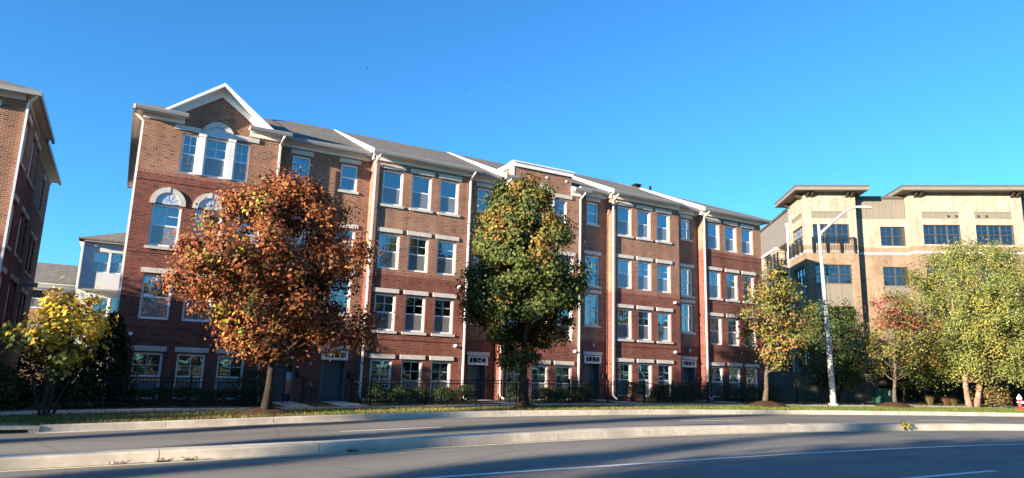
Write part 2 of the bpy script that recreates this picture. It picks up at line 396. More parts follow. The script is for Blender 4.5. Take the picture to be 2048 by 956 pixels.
# ------------------------------------------------------------------ foliage
def leaf_mesh(name, P, Nrm, size, cols, mat, parent, seed=0, aspect=.62, droop=.3, fold=.0):
    """one small folded leaf face per point"""
    rg = np.random.default_rng(seed); n = len(P)
    Nrm = Nrm / np.linalg.norm(Nrm, axis=1, keepdims=True)
    t = rg.normal(size=(n, 3)); t[:, 2] -= droop
    t -= (t * Nrm).sum(1, keepdims=True) * Nrm; t /= np.linalg.norm(t, axis=1, keepdims=True)
    b = np.cross(Nrm, t); L = (size * rg.uniform(.65, 1.25, n))[:, None]; W = L * aspect
    o0 = np.array(ORG.get(parent.name, Vector((0, 0, 0)))) if parent else np.zeros(3)
    P = P - o0
    V = np.empty((n, 4, 3)); V[:, 0] = P - t * L * .5; V[:, 1] = P + b * W * .5 + Nrm * L * .12; V[:, 2] = P + t * L * .5; V[:, 3] = P - b * W * .5 + Nrm * L * .12
    me = bpy.data.meshes.new(name); me.vertices.add(n * 4); me.vertices.foreach_set('co', V.ravel())
    me.loops.add(n * 4); me.loops.foreach_set('vertex_index', np.arange(n * 4))
    me.polygons.add(n); me.polygons.foreach_set('loop_start', np.arange(0, n * 4, 4)); me.polygons.foreach_set('loop_total', np.full(n, 4))
    me.update(calc_edges=True); me.materials.append(mat)
    at = me.attributes.new('leaf_color', 'FLOAT_COLOR', 'FACE')
    c4 = np.ones((n, 4)); c4[:, :3] = cols; at.data.foreach_set('color', c4.ravel())
    o = bpy.data.objects.new(name, me); COL.objects.link(o)
    if parent: o.parent = parent
    ORG[o.name] = Vector(o0); return o

def prof_at(prof, z):
    zs = [p[0] for p in prof][::-1]; return np.interp(z, zs, [p[1] for p in prof][::-1]), np.interp(z, zs, [p[2] for p in prof][::-1])

def crown_points(prof, y0, nclump, nleaf, seed, shell=.55, sd=.26, rough=.16, flat=.8):
    """clump centres spread through a crown of the given outline (z, x centre, radius), leaves round them"""
    rg = np.random.default_rng(seed)
    z0, z1 = prof[-1][0], prof[0][0]; C = []; ph = rg.uniform(0, 6.28, 6)
    while len(C) < nclump:
        z = rg.uniform(z0, z1); cx, r = prof_at(prof, z)
        if rg.uniform() > (r / max(p[2] for p in prof)) ** 1.3: continue
        a = rg.uniform(0, 6.2832)
        lob = 1 + rough * (math.sin(3 * a + ph[0] + z * 1.1) * .6 + math.sin(5 * a + ph[1] - z * 2.3) * .5 + math.sin(2.2 * z * 2 + ph[2]) * .5)
        f = (shell + (1 - shell) * rg.uniform() ** .6) if rg.uniform() < .75 else rg.uniform(.1, shell)
        rr = max(.05, (r - sd * .7)) * f * lob
        C.append((cx + rr * math.cos(a), y0 + rr * math.sin(a), z, f))
    C = np.array(C)
    w = rg.uniform(.4, 1.6, nclump); w /= w.sum()
    ci = rg.choice(nclump, nleaf, p=w); sds = sd * rg.uniform(.6, 1.3, nclump)
    off = rg.normal(size=(nleaf, 3)) * sds[ci][:, None]; off[:, 2] *= flat
    P = C[ci, :3] + off
    cen = np.array([prof_at(prof, z)[0] for z in P[:, 2]])
    out = np.stack([P[:, 0] - cen, P[:, 1] - y0, np.full(nleaf, .5)], 1); out /= np.linalg.norm(out, axis=1, keepdims=True)
    tuft = P - C[ci, :3]; tuft /= np.linalg.norm(tuft, axis=1, keepdims=True) + 1e-6
    Nrm = rg.normal(size=(nleaf, 3)) * .38 + out * .75 + tuft * .55 + np.array([0, 0, .3])
    return C, ci, P, Nrm, rg

def pick(rg, n, pal, w):
    pal = np.array(pal); i = rg.choice(len(pal), n, p=np.array(w) / sum(w)); return pal[i]

def tree(name, label, base, prof, nclump, nleaf, size, colfun, seed, trunk_r=.14, bark='bark', group=None, limbs=40, stems=None, mat='leaf', sd=.26, rough=.16, shell=.55, lean=None, aspect=.62, flat=.8, twigs=True):
    t = thing(name, label, 'tree', base, group)
    C, ci, P, Nrm, rg = crown_points(prof, base[1], nclump, nleaf, seed, shell, sd, rough, flat)
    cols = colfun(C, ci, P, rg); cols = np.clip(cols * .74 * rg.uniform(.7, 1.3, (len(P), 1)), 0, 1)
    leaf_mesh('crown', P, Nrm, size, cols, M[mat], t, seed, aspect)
    z0, z1 = prof[-1][0], prof[0][0]; cx0 = prof_at(prof, z0 + .25 * (z1 - z0))[0]
    b = MB(); rnd = random.Random(seed)
    axes = []
    if stems is None: stems = [((base[0], base[1]), (cx0, base[1]), trunk_r)]
    for (sx, sy), (ex, ey), tr in stems:
        top = z0 + .82 * (z1 - z0) if len(stems) == 1 else z0 + .55 * (z1 - z0)
        n = 9; path = []; rad = []
        for i in range(n):
            u = i / (n - 1); z = base[2] - .15 + u * (top - base[2] + .15); v = u ** .9
            path.append((sx + (ex - sx) * v + rnd.uniform(-.05, .05) * (0 < i), sy + (ey - sy) * v + rnd.uniform(-.05, .05) * (0 < i), z))
            rad.append(tr * (1 - .85 * u) * (1.35 if i == 0 else 1))
        b.tube(path, rad, 9); axes.append((path, rad))
    b.build('trunk', M[bark], t)
    b = MB()
    for k in rg.choice(len(C), min(limbs, len(C)), replace=False):
        c = Vector(C[k, :3]); path, rad = axes[rnd.randrange(len(axes))]
        zt = max(z0 - .1, c.z - rnd.uniform(.3, .55) * math.hypot(c.x - path[4][0], c.y - path[4][1]) - .3)
        j = min(range(len(path)), key=lambda q: abs(path[q][2] - zt)); s = Vector(path[max(1, j)]); r0 = max(.012, rad[max(1, j)] * .3)
        m1 = s.lerp(c, .35) + Vector((rnd.uniform(-.1, .1), rnd.uniform(-.1, .1), -.06)); m2 = s.lerp(c, .7) + Vector((rnd.uniform(-.12, .12), rnd.uniform(-.12, .12), .04))
        b.tube([s, m1, m2, c], [r0, r0 * .7, r0 * .42, .006], 5, 0, False)
        if twigs:
            for q in range(3):
                e = c + Vector((rnd.gauss(0, .35), rnd.gauss(0, .35), rnd.gauss(.1, .25))); b.tube([m2.lerp(c, rnd.random()), e], [.012, .004], 4, 0, False)
    b.build('branches', M[bark], t)
    return t

def shrub(name, label, c, r, h, nleaf, size, pal, w, seed, group=None, cat='shrub', mat='leafdk', taper=.0, sq=1.0, lenx=0, sd=.09):
    """leafy mound on short stems; lenx stretches it into a clipped hedge"""
    t = thing(name, label, cat, c, group); rg = np.random.default_rng(seed)
    n = nleaf; u = rg.uniform(0, 1, n) ** .8; zz = h * (.06 + .94 * u)
    k = np.sqrt(np.clip(1 - (np.clip(u - .45, 0, 1) / .56) ** 2, .02, 1)) * (1 - taper * u)
    a = rg.uniform(0, 6.2832, n); f = rg.uniform(0, 1, n) ** .28
    lob = 1 + .13 * np.sin(3 * a + seed) + .1 * np.sin(5 * a + 7 * u + seed * 2)
    x = np.cos(a) * r * k * f * lob; y = np.sin(a) * r * sq * k * f * lob
    if lenx:
        x = rg.uniform(-lenx / 2, lenx / 2, n) + rg.normal(0, .05, n)
        yy = rg.uniform(-1, 1, n); edge = rg.uniform(0, 1, n) < .55; yy = np.where(edge, np.sign(yy) * rg.uniform(.75, 1.05, n), yy)
        top = h * (1 + .08 * np.sin(x * 2.1 + seed) + .06 * np.sin(x * 5.3)); y = r * yy; zz = np.where(rg.uniform(0, 1, n) < .45, top * rg.uniform(.85, 1.04, n), top * rg.uniform(.05, 1, n))
    P = np.stack([x + c[0], y + c[1], zz + c[2]], 1) + rg.normal(0, sd * .5, (n, 3))
    N_ = np.stack([x, y * (1 if not lenx else 2), zz * .0 + r * .8], 1) + rg.normal(0, r * .6 + .05, (n, 3)) + 1e-4
    cols = pick(rg, n, pal, w) * rg.uniform(.7, 1.3, (n, 1))
    leaf_mesh('crown', P, N_, size, np.clip(cols, 0, 1), M[mat], t, seed)
    b = MB(); rnd = random.Random(seed)
    for q in range(7 if not lenx else 12):
        ox = rnd.uniform(-.5, .5) * (lenx or r * .8); oy = rnd.uniform(-.3, .3) * r
        b.tube([(c[0] + ox * .6, c[1] + oy * .4, c[2] - .1), (c[0] + ox * .85, c[1] + oy, c[2] + h * .35), (c[0] + ox, c[1] + oy * 1.3, c[2] + h * .75)], [.025, .018, .006], 5, 0, False)
    b.build('stems', M['barkdk'], t); return t

# ------------------------------------------------------------------ walls with openings
def wall(name, T, x0, x1, z0, z1, holes, bands, mats, parent, grooves=(), depth=.2, edges=(True, True), local=False, extra=None):
    """holes: (x0,x1,z0,z1); bands: (z, slot) bottom up; grooves: (z0,z1) recessed courses; T(u, depth, z)"""
    G = set()
    for a, c in grooves: G |= {a, c}
    X = sorted(set([x0, x1] + [h[0] for h in holes] + [h[1] for h in holes]))
    Z = sorted(set([z0, z1] + [h[2] for h in holes] + [h[3] for h in holes] + [q[0] for q in bands if z0 < q[0] < z1] + list(G)))
    X = [x for x in X if x0 <= x <= x1]; Z = [z for z in Z if z0 <= z <= z1]
    b = MB(T)
    def dep(i, j):
        if not (0 <= i < len(X) - 1 and 0 <= j < len(Z) - 1): return 0.
        cx, cz = (X[i] + X[i + 1]) / 2, (Z[j] + Z[j + 1]) / 2
        for h in holes:
            if h[0] < cx < h[1] and h[2] < cz < h[3]: return depth
        for a, c in grooves:
            if a < cz < c: return .022
        return 0.
    def slot(z):
        s = 0
        for q in bands:
            if z >= q[0]: s = q[1]
        return s
    for i in range(len(X) - 1):
        for j in range(len(Z) - 1):
            d = dep(i, j); m = slot((Z[j] + Z[j + 1]) / 2)
            if d < depth: b.quad((X[i], d, Z[j]), (X[i + 1], d, Z[j]), (X[i + 1], d, Z[j + 1]), (X[i], d, Z[j + 1]), m)
            e = dep(i + 1, j)
            if e != d and i + 1 < len(X) - 1: b.quad((X[i + 1], d, Z[j]), (X[i + 1], e, Z[j]), (X[i + 1], e, Z[j + 1]), (X[i + 1], d, Z[j + 1]), m)
            e = dep(i, j + 1)
            if e != d and j + 1 < len(Z) - 1: b.quad((X[i], d, Z[j + 1]), (X[i + 1], d, Z[j + 1]), (X[i + 1], e, Z[j + 1]), (X[i], e, Z[j + 1]), m)
    if extra: extra(b, slot)
    return b.build(name, mats, parent, fix=False, local=local)

def side(b, slot, x, d0, d1, zs):
    for a, c in zip(zs[:-1], zs[1:]): b.quad((x, d0, a), (x, d1, a), (x, d1, c), (x, d0, c), slot((a + c) / 2))

wrnd = random.Random(11)
def window(T, parent, x0, x1, z0, z1, lintel=True, sill=False, grid=True, grid_low=False, blind=None, local=False, screen=True, panels=1, frame='vinyl', glass='glass', hung=True, arch=None, jw=.08, curtain=False):
    """double hung window(s): frame > upper and lower pane, screen, blind, lintel, sill"""
    T0 = T; T = lambda u, d, z: T0(u, d + .05, z)
    b = MB(T); kw = dict(local=local)
    j = jw
    b.box(x0, x0 + j, .03, .16, z0, z1); b.box(x1 - j, x1, .03, .16, z0, z1)
    b.box(x0 + j, x1 - j, .03, .16, z1 - j, z1); b.box(x0 + j, x1 - j, .03, .16, z0, z0 + j)
    W = (x1 - x0 - 2 * j); zm = (z0 + z1) / 2
    for k in range(panels):
        a, c = x0 + j + W * k / panels, x0 + j + W * (k + 1) / panels
        if k: b.box(a - .035, a + .035, .035, .15, z0 + j, z1 - j); a += .035
        if k < panels - 1: c -= .035
        if hung: b.box(a, c, .06, .12, zm - .028, zm + .028)
        for p, q in ((zm + .028, z1 - j), (z0 + j, zm - .028)):
            if p < zm:
                if not grid_low: continue
            if grid:
                m = (a + c) / 2; b.box(m - .011, m + .011, .078, .092, p, q); h = (p + q) / 2; b.box(a, m - .011, .078, .092, h - .011, h + .011); b.box(m + .011, c, .078, .092, h - .011, h + .011)
    w = b.build('window', M[frame], parent, **kw); par = w
    a, c = x0 + j, x1 - j
    p = MB(T); p.quad((a, .1, zm), (c, .1, zm), (c, .1, z1 - j), (a, .1, z1 - j)); p.build('pane', M[glass], par, fix=False, **kw)
    p = MB(T); p.quad((a, .115, z0 + j), (c, .115, z0 + j), (c, .115, zm), (a, .115, zm)); p.build('pane', M[glass], par, fix=False, **kw)
    if screen:
        p = MB(T); p.quad((a, .055, z0 + j), (c, .055, z0 + j), (c, .055, zm - .028), (a, .055, zm - .028)); p.build('insect_screen', M['screen'], par, fix=False, **kw)
    if blind is None: blind = wrnd.choice([.0, .35, .5, .5, .52, 1.])
    if blind > 0:
        p = MB(T); p.box(a + .01, c - .01, .19, .2, z1 - j - blind * (z1 - z0 - 2 * j), z1 - j); p.build('blind', M['blind'], par, **kw)
    if blind < .6 and wrnd.random() < .4:
        p = MB(T); p.box(c - W * .22, c, .22, .24, z0 + j, z1 - j); p.build('curtain', M['curtain'], par, **kw)
        p = MB(T); p.box(a, a + W * .22, .22, .24, z0 + j, z1 - j); p.build('curtain', M['curtain'], par, **kw)
    T = T0
    if lintel:
        p = MB(T); p.box(x0 - .11, x1 + .11, -.05, .03, z1 + .06, z1 + .26); p.build('lintel', M['stone'], par, **kw)
    if sill:
        p = MB(T); p.box(x0 - .1, x1 + .1, -.06, .05, z0 - .13, z0 - .015); p.build('sill', M['stone'], par, **kw)
    if arch:
        cx, ri, ro, zb = arch; n = 20; p = MB(T)
        pts = [(cx + r * math.cos(t), 0, zb + r * math.sin(t)) for r, rng in ((ro, range(n + 1)), (ri, range(n, -1, -1))) for t in [math.pi * q / n for q in rng]]
        for q in range(n):
            t0, t1 = math.pi * q / n, math.pi * (q + 1) / n
            f = lambda r, t, d: (cx + r * math.cos(t), d, zb + r * math.sin(t))
            p.quad(f(ri, t0, -.06), f(ro, t0, -.06), f(ro, t1, -.06), f(ri, t1, -.06)); p.quad(f(ro, t0, -.06), f(ro, t0, .02), f(ro, t1, .02), f(ro, t1, -.06)); p.quad(f(ri, t0, .02), f(ri, t0, -.06), f(ri, t1, -.06), f(ri, t1, .02))
        p.box(cx - ro, cx - ri, -.058, .02, zb - .05, zb); p.box(cx + ri, cx + ro, -.058, .02, zb - .05, zb)
        p.box(cx - .05, cx + .05, -.075, .01, zb + ri, zb + ro + .02)
        p.build('arch_trim', M['stone'], par, **kw)
        p = MB(T); p.add([(cx, -.012, zb - .04)] + [(cx + ri * math.cos(math.pi * q / n), -.012, zb + ri * math.sin(math.pi * q / n)) for q in range(n + 1)], [(0, q, q + 1) for q in range(1, n + 1)])
        for q in range(1, 6):
            t = math.pi * q / 6; p.bar((cx + .1 * math.cos(t), -.016, zb + .1 * math.sin(t)), (cx + (ri - .02) * math.cos(t), -.016, zb + (ri - .02) * math.sin(t)), .008)
        p.build('fanlight', M['fan'], par, **kw)
    return w

def downspout(parent, pts, name='downspout', r=.05):
    b = MB()
    for a, c in zip(pts[:-1], pts[1:]): b.bar(a, c, .085, .07)
    return b.build(name, M['white'], parent)

# ================================================================== the long brick building
YF, YR = 31.0, 31.5
bld = thing('brick_apartment_building', 'long four-storey red and tan brick building with white-trimmed gable at its left end', 'apartment building', (18.4, 31, 0))
def TF(y): return lambda u, d, z: (u, y + d, z)
TFr, TRe = TF(YF), TF(YR)
WM = [M['red'], M['tan'], M['tsold']]
Z0 = -.7
def bay(x0, x1, ztop, rows, zsplit, step, left=True, right=True, grooves=True):
    """a projecting bay: wall with openings, its returns, and its windows. rows: (windows, kwargs)"""
    holes = []
    for wins, kw in rows:
        for (a, c, lo, hi) in wins: holes.append((a, c, lo, hi))
    bands = [(-9, 0), (zsplit - .15, 2), (zsplit, 1)]
    gr = []
    if grooves:
        for k in range(12):
            z = step + .62 + .75 * k
            if z < zsplit - .3 and z > 2.4 + step and not any(h[2] - .16 < z < h[3] + .33 for h in holes): gr.append((z, z + .03))
    zs = sorted([Z0, zsplit - .15, zsplit, ztop])
    def ex(b, slot):
        if left: side(b, slot, x0, 0, .5, zs)
        if right: side(b, slot, x1, 0, .5, zs)
    wall('wall', TFr, x0, x1, Z0, ztop, holes, bands, WM, bld, gr, extra=ex)
    for wins, kw in rows:
        kw = dict(kw); arches = kw.pop('arches', None)
        for i, (a, c, lo, hi) in enumerate(wins):
            window(TFr, bld, a, c, lo, hi, arch=arches and ((a + c) / 2, .46, .67, hi + .05), **kw)

def rows3(lints, st, style):
    w = [(a + .11, c - .11) for a, c in lints]
    up = dict(grid=False, screen=True)
    R_ = []
    hi = [(11.1, 9.38), (7.95, 6.24), (5.04, 3.32), (1.97, .12)]
    sil = {'C': (1, 0, 1, 0), 'G': (0, 1, 0, 0), 'P': (0, 1, 0, 0)}[style]
    for k, (t, b_) in enumerate(hi):
        if k == 0 and style == 'P': continue
        kw = dict(sill=bool(sil[k]), grid=k >= 1 and not (style == 'G' and k < 1), grid_low=False)
        
        if k == 3: kw['screen'] = True
        if k <= 1: kw['blind'] = wrnd.choice([.5, .5, .5, .55, .9])
        R_.append(([(a, c, b_ + st, t + st) for a, c in w], kw))
    return R_
def triple(cx, half, st=0):
    """three joined windows under a stepped arch lintel"""
    ws = [(cx - half + .0, cx - .72, 9.4 + st, 11.14 + st), (cx - .47, cx + .47, 9.4 + st, 11.14 + st), (cx + .72, cx + half, 9.4 + st, 11.14 + st)]
    return ws
# gable bay A
ST = .3
ga = triple(2.77, 1.36)
bay(-.08, 5.35, 11.84, [([ga[0], ga[2]], dict(lintel=False, grid=True, grid_low=True, blind=0, curtain=False)), ([ga[1]], dict(lintel=False, grid=True, blind=.5, arches=True)),
    ([(.62, 1.72, 6.2, 7.95), (2.22, 3.32, 6.2, 7.95), (3.82, 4.92, 6.2, 7.95)], dict(lintel=False, sill=True, grid=True, arches=True, blind=.5)),
    ([(.63, 1.72, 3.24, 5.03), (2.2, 3.29, 3.24, 5.03), (3.77, 4.86, 3.24, 5.03)], dict(grid=False, blind=1.)),
    ([(.63, 1.69, .1, 1.92), (2.21, 3.26, .1, 1.92), (3.74, 4.79, .1, 1.92)], dict(grid=True, blind=.9))], 9.34, 0)
def triple_trim(cx, half):
    for s in (-1, 1):
        b = MB(TFr); b.box(*sorted((cx + s * .47, cx + s * .72)), -.05, .06, 9.4, 11.24); b.box(*sorted((cx + s * .44, cx + s * .75)), -.065, .03, 11.1, 11.24); b.build('mullion_pilaster', M['white'], bld)
    for s in (-1, 1): b = MB(TFr); b.box(*sorted((cx + s * .67, cx + s * (half + .34))), -.05, .03, 11.24, 11.44); b.build('lintel', M['stone'], bld)
triple_trim(2.77, 1.36)
# gable triangle over bay A
b = MB(); b.prism([(.62, YF, 11.84), (4.92, YF, 11.84), (2.77, YF, 13.38)], (0, .3, 0)); b.build('gable_wall', M['tan'], bld)
LC = [(10.18, 11.45), (11.7, 12.97), (13.22, 14.48)]
bay(9.82, 15.04, 11.84, rows3(LC, 0, 'C'), 6.12, 0)
LP = [(17.4, 18.68), (18.89, 20.16), (20.4, 21.68)]
gp = triple(19.5, 1.58)
bay(17.05, 21.97, 11.84, [([gp[0], gp[2]], dict(lintel=False, grid=True, blind=.4)), ([gp[1]], dict(lintel=False, grid=True, blind=.5, arches=True))] + rows3(LP, 0, 'P'), 3.24, 0, grooves=False)
triple_trim(19.5, 1.58)
LF = [(24.59, 25.85), (26.1, 27.34), (27.61, 28.88)]
bay(24.26, 29.48, 12.14, rows3(LF, ST, 'C'), 6.42, ST)
LG = [(31.88, 33.13), (33.42, 34.68), (34.95, 36.24)]
bay(31.54, 36.88, 12.14, rows3(LG, ST, 'G'), 9.66, ST, right=False)
# recesses with the entrance doors
def recess(x0, x1, st, cols, doors, wide=False):
    holes = []; W4 = []; W3 = []; W2 = []
    for (a, c) in cols:
        m = (a + c) / 2; W4.append((m - .41, m + .41, 9.88 + st, 11.17 + st)); W3.append((m - .5, m + .5, 6.27 + st, 8.0 + st)); W2.append((m - .5, m + .5, 4.02 + st, 5.76 + st))
    for w in (W4, W3, W2): holes += w
    D = []
    for (a, c) in doors: holes.append((a, c, -.16 + st, 2.3 + st)); D.append((a, c))
    ztop = 11.84 + st
    wall('wall', TRe, x0, x1, Z0, ztop, holes, [(-9, 0), (3.13 + st, 2), (3.28 + st, 1)], WM, bld)
    for k, w in enumerate((W4, W3, W2)):
        for q in w: window(TRe, bld, *q, sill=True, grid=k > 0, grid_low=k > 0, blind=(.5, .6, 0)[k], screen=False)
    for a, c in D:
        b = MB(TRe); p = .16
        # recessed door leaf with raised panels, frame and transom
        b.box(a + .07, c - .07, .46, .5, -.14 + st, 1.86 + st)
        for zz, hh in ((.05, .5), (.65, .42), (1.18, .5)):
            for u in (.14, .55): b.box(a + .07 + u * (c - a - .14) - .02, a + .07 + (u + .34) * (c - a - .14), .445, .46, zz + st, zz + hh + st)
        dr = b.build('door', M['door'], bld)
        b = MB(TRe); b.tube([(c - .16, .45, .78 + st), (c - .16, .40, .78 + st), (c - .26, .40, .78 + st)], .016, 6); b.build('handle', M['black'], dr)
        b = MB(TRe); b.box(a - .0, a + .06, .0, .5, -.16 + st, 1.88 + st); b.box(c - .06, c, .0, .5, -.16 + st, 1.88 + st); b.box(a, c, .48, .52, 1.86 + st, 1.9 + st)
        b.box(a + .06, c - .06, .0, .5, -.4 + st, -.15 + st); b.build('door_frame', M['door'], dr)
        b = MB(TRe); b.box(a - .06, c + .06, -.03, .1, 1.88 + st, 1.99 + st); b.box(a - .06, a + .04, -.03, .1, 1.99 + st, 2.3 + st); b.box(c - .04, c + .06, -.03, .1, 1.99 + st, 2.3 + st); b.box(a + .04, c - .04, -.01, .1, 2.24 + st, 2.3 + st)
        for q in (.25, .5, .75): m = a + (c - a) * q; b.box(m - .012, m + .012, .05, .07, 1.99 + st, 2.24 + st)
        tr = b.build('transom', M['white'], dr)
        b = MB(TRe); b.quad((a + .04, .08, 1.99 + st), (c - .04, .08, 1.99 + st), (c - .04, .08, 2.24 + st), (a + .04, .08, 2.24 + st)); b.build('transom_pane', M['glass'], dr, fix=False)
        b = MB(TRe); b.box(a - .14, c + .14, -.05, .03, 2.34 + st, 2.53 + st); b.build('door_lintel', M['stone'], dr)
        b = MB(TRe)
        b.box(c + .12, c + .16, -.02, 0, 1.32 + st, 1.42 + st); b.tube([(c + .14, -.02, 1.4 + st), (c + .14, -.12, 1.44 + st), (c + .14, -.12, 1.36 + st)], .012, 6)
        b.lathe([(.02, .1), (.06, .08), (.06, -.16), (.035, -.2), (.02, -.22)], (c + .14, -.12, 1.26 + st), 8); b.build('wall_lantern', M['black'], bld)
recess(5.35, 9.82, 0, [(6.07, 6.92), (8.36, 9.18)], [(5.95, 6.98), (8.2, 9.3)])
recess(15.04, 17.05, 0, [(15.7, 16.53)], [(15.58, 16.6)])
recess(21.97, 24.26, ST, [(22.8, 23.7)], [(22.8, 23.84)])
recess(29.48, 31.54, ST, [(30.13, 31.03)], [(30.1, 31.15)])
# sconces over the doors of the right recesses and small vents
for x, z in ((23.3, 3.2), (30.65, 3.2)):
    b = MB(TRe); b.box(x - .05, x + .05, -.03, 0, z - .1, z + .1); b.lathe([(.03, .1), (.07, .06), (.06, -.1), (.02, -.14)], (x, -.1, z), 10); b.build('sconce', M['lamp'], bld)
for x, z in ((14.6, 5.68), (14.53, 2.76), (29.03, 5.98), (28.98, 3.02), (21.7, 2.78), (.45, 2.61)):
    b = MB(); b.tube([(x, YF, z), (x, YF - .1, z), (x, YF - .17, z - .03)], [.075, .085, .05], 10); b.build('vent_hood', M['white'], bld)
for x, z in ((15.5, 8.76), (22.62, 9.05)):
    b = MB(); b.tube([(x, YR, z), (x, YR - .09, z), (x, YR - .13, z - .03)], [.06, .065, .04], 10); b.build('vent_hood', M['white'], bld)
b = MB()
for x in (19.7, 21.0): b.box(x - .06, x + .06, YF - .03, YF + .02, 12.2, 12.32)
b.build('vent_plate', M['white'], bld)
# end walls, back wall and floor plate closing the body
b = MB()
b.quad((-.08, 31.5, Z0), (-.08, 46, Z0), (-.08, 46, 9.19), (-.08, 31.5, 9.19), 0); b.quad((-.08, 31.5, 9.19), (-.08, 46, 9.19), (-.08, 46, 11.84), (-.08, 31.5, 11.84), 1)
b.quad((36.88, 31., Z0), (36.88, 46, Z0), (36.88, 46, 9.51), (36.88, 31., 9.51), 0); b.quad((36.88, 31., 9.51), (36.88, 46, 9.51), (36.88, 46, 12.14), (36.88, 31, 12.14), 1)
b.quad((-.08, 46, Z0), (36.88, 46, Z0), (36.88, 46, 12), (-.08, 46, 12), 1)
b.build('wall', WM, bld, fix=False)
b = MB(); b.box(0.1, 36.7, 34.6, 34.7, Z0, 11.8); b.build('inner_partition', M['soffit'], bld)

# ---- eaves, gutters, frieze boards
def eave(x0, x1, y, st, left=0, right=0, fri=True, fl=0, fr=0):
    """frieze board on the wall, soffit, and gutter along one stretch; left/right: overhang past the ends"""
    if fri:
        b = MB(); b.box(x0 - fl, x1 + fr, y - .05, y + .02, 11.50 + st, 11.79 + st); b.box(x0 - fl, x1 + fr, y - .1, y - .05, 11.72 + st, 11.79 + st); b.build('frieze_board', M['white'], bld)
    b = MB(); b.box(x0 - left, x1 + right, y - .42, y + .3, 11.79 + st, 11.85 + st); b.box(x0 - left, x1 + right, y - .42, y - .38, 11.66 + st, 11.79 + st); b.build('soffit', M['white'], bld)
    b = MB(); pr = [(y - .425, 11.67), (y - .50, 11.69), (y - .53, 11.76), (y - .55, 11.83), (y - .54, 11.85), (y - .425, 11.85)]
    b.prism([(x0 - left, p, z + st) for p, z in pr], (x1 + right - x0 + left, 0, 0)); b.build('gutter', M['gut'], bld)
eave(-.08, 1.42, YF, 0, .36, .1, fl=.05); eave(4.06, 5.35, YF, 0, .08, .42, fr=.05)
eave(5.40, 9.76, YR, 0, -.35, -.1)
eave(9.82, 15.04, YF, 0, .22, .45, fl=.05, fr=.05); eave(15.09, 17.0, YR, 0, -.42, -.1)
eave(17.05, 17.62, YF, 0, .2, -.02, fl=.05); eave(21.37, 21.97, YF, 0, .05, .5, fr=.05)
eave(22.02, 24.2, YR, ST, 0, -.1)
eave(24.26, 29.48, YF, ST, .24, .02, fl=.05, fr=.05); eave(29.53, 31.48, YR, ST, 0, -.1)
eave(31.54, 36.88, YF, ST, .26, .45, fl=.05, fr=.05)
# left and right end eaves
b = MB(); b.box(-.5, -.08, 31.3, 46, 11.79, 11.85); b.box(-.54, -.46, 30.5, 46, 11.66, 11.85); b.box(-.14, -.06, 31., 46, 11.5, 11.79); b.build('soffit', M['white'], bld)
b = MB(); b.box(36.88, 37.3, 31.3, 46, 12.09, 12.15); b.box(37.28, 37.42, 30.5, 46, 11.96, 12.15); b.box(36.86, 36.94, 31., 46, 11.8, 12.09); b.build('soffit', M['white'], bld)
# ---- roof planes
PIT = .424; RY = 38.3; ZE = 11.87
def plane(poly, y0, st, thick=.1):
    pit = PIT * (RY - E1) / (RY - y0)      # every plane meets the same ridge
    f = lambda x, y: ZE + st + pit * (y - y0)
    b = MB(); b.prism([(x, y, f(x, y)) for x, y in poly], (0, 0, -thick)); return b
E1, E2 = YF - .46, YR - .46
def roofp(poly, y0, st):
    plane(poly, y0, st).build('roof', M['roof'], bld)
roofp([(-.5, E1), (.62, E1), (.62, 31.25), (4.92, 31.25), (4.92, E1), (5.72, E1), (5.72, E1 + 6.22)], E1, 0)
roofp([(5.72, E2), (9.62, E2), (9.62, RY), (7.34, RY), (5.72, RY - 1.62)], E2, 0)
roofp([(9.62, E1), (15.42, E1), (15.42, RY), (9.62, RY)], E1, 0)
roofp([(15.42, E2), (16.9, E2), (16.9, RY), (15.42, RY)], E2, 0)
roofp([(16.9, E1), (17.6, E1), (17.6, 31.32), (21.39, 31.32), (21.39, E1), (22.4, E1), (22.4, RY), (16.9, RY)], E1, 0)
roofp([(22.2, E2), (24.05, E2), (24.05, RY), (22.2, RY)], E2, ST)
roofp([(24.05, E1), (29.5, E1), (29.5, RY), (24.05, RY)], E1, ST)
roofp([(29.5, E2), (31.3, E2), (31.3, RY - 1.6), (29.7, RY), (29.5, RY)], E2, ST)
roofp([(31.3, E1), (37.38, E1), (31.3, E1 + 6.08)], E1, ST)
zr0 = ZE + PIT * (RY - E1)
b = MB(); b.prism([(-.5, E1, ZE), (7.34, RY, zr0), (-.5, 46.1, ZE)], (0, 0, -.1)); b.prism([(37.38, E1, ZE + .3), (29.7, RY, zr0 + .3), (37.38, 46.1, ZE + .3)], (0, 0, -.1))
b.prism([(-.5, 46.1, ZE), (7.34, RY, zr0), (22.2, RY, zr0), (22.2, 46.1, ZE)], (0, 0, -.1)); b.prism([(22.2, 46.1, ZE + .3), (22.2, RY, zr0 + .3), (29.7, RY, zr0 + .3), (37.38, 46.1, ZE + .3)], (0, 0, -.1)); b.build('roof', M['roof'], bld)
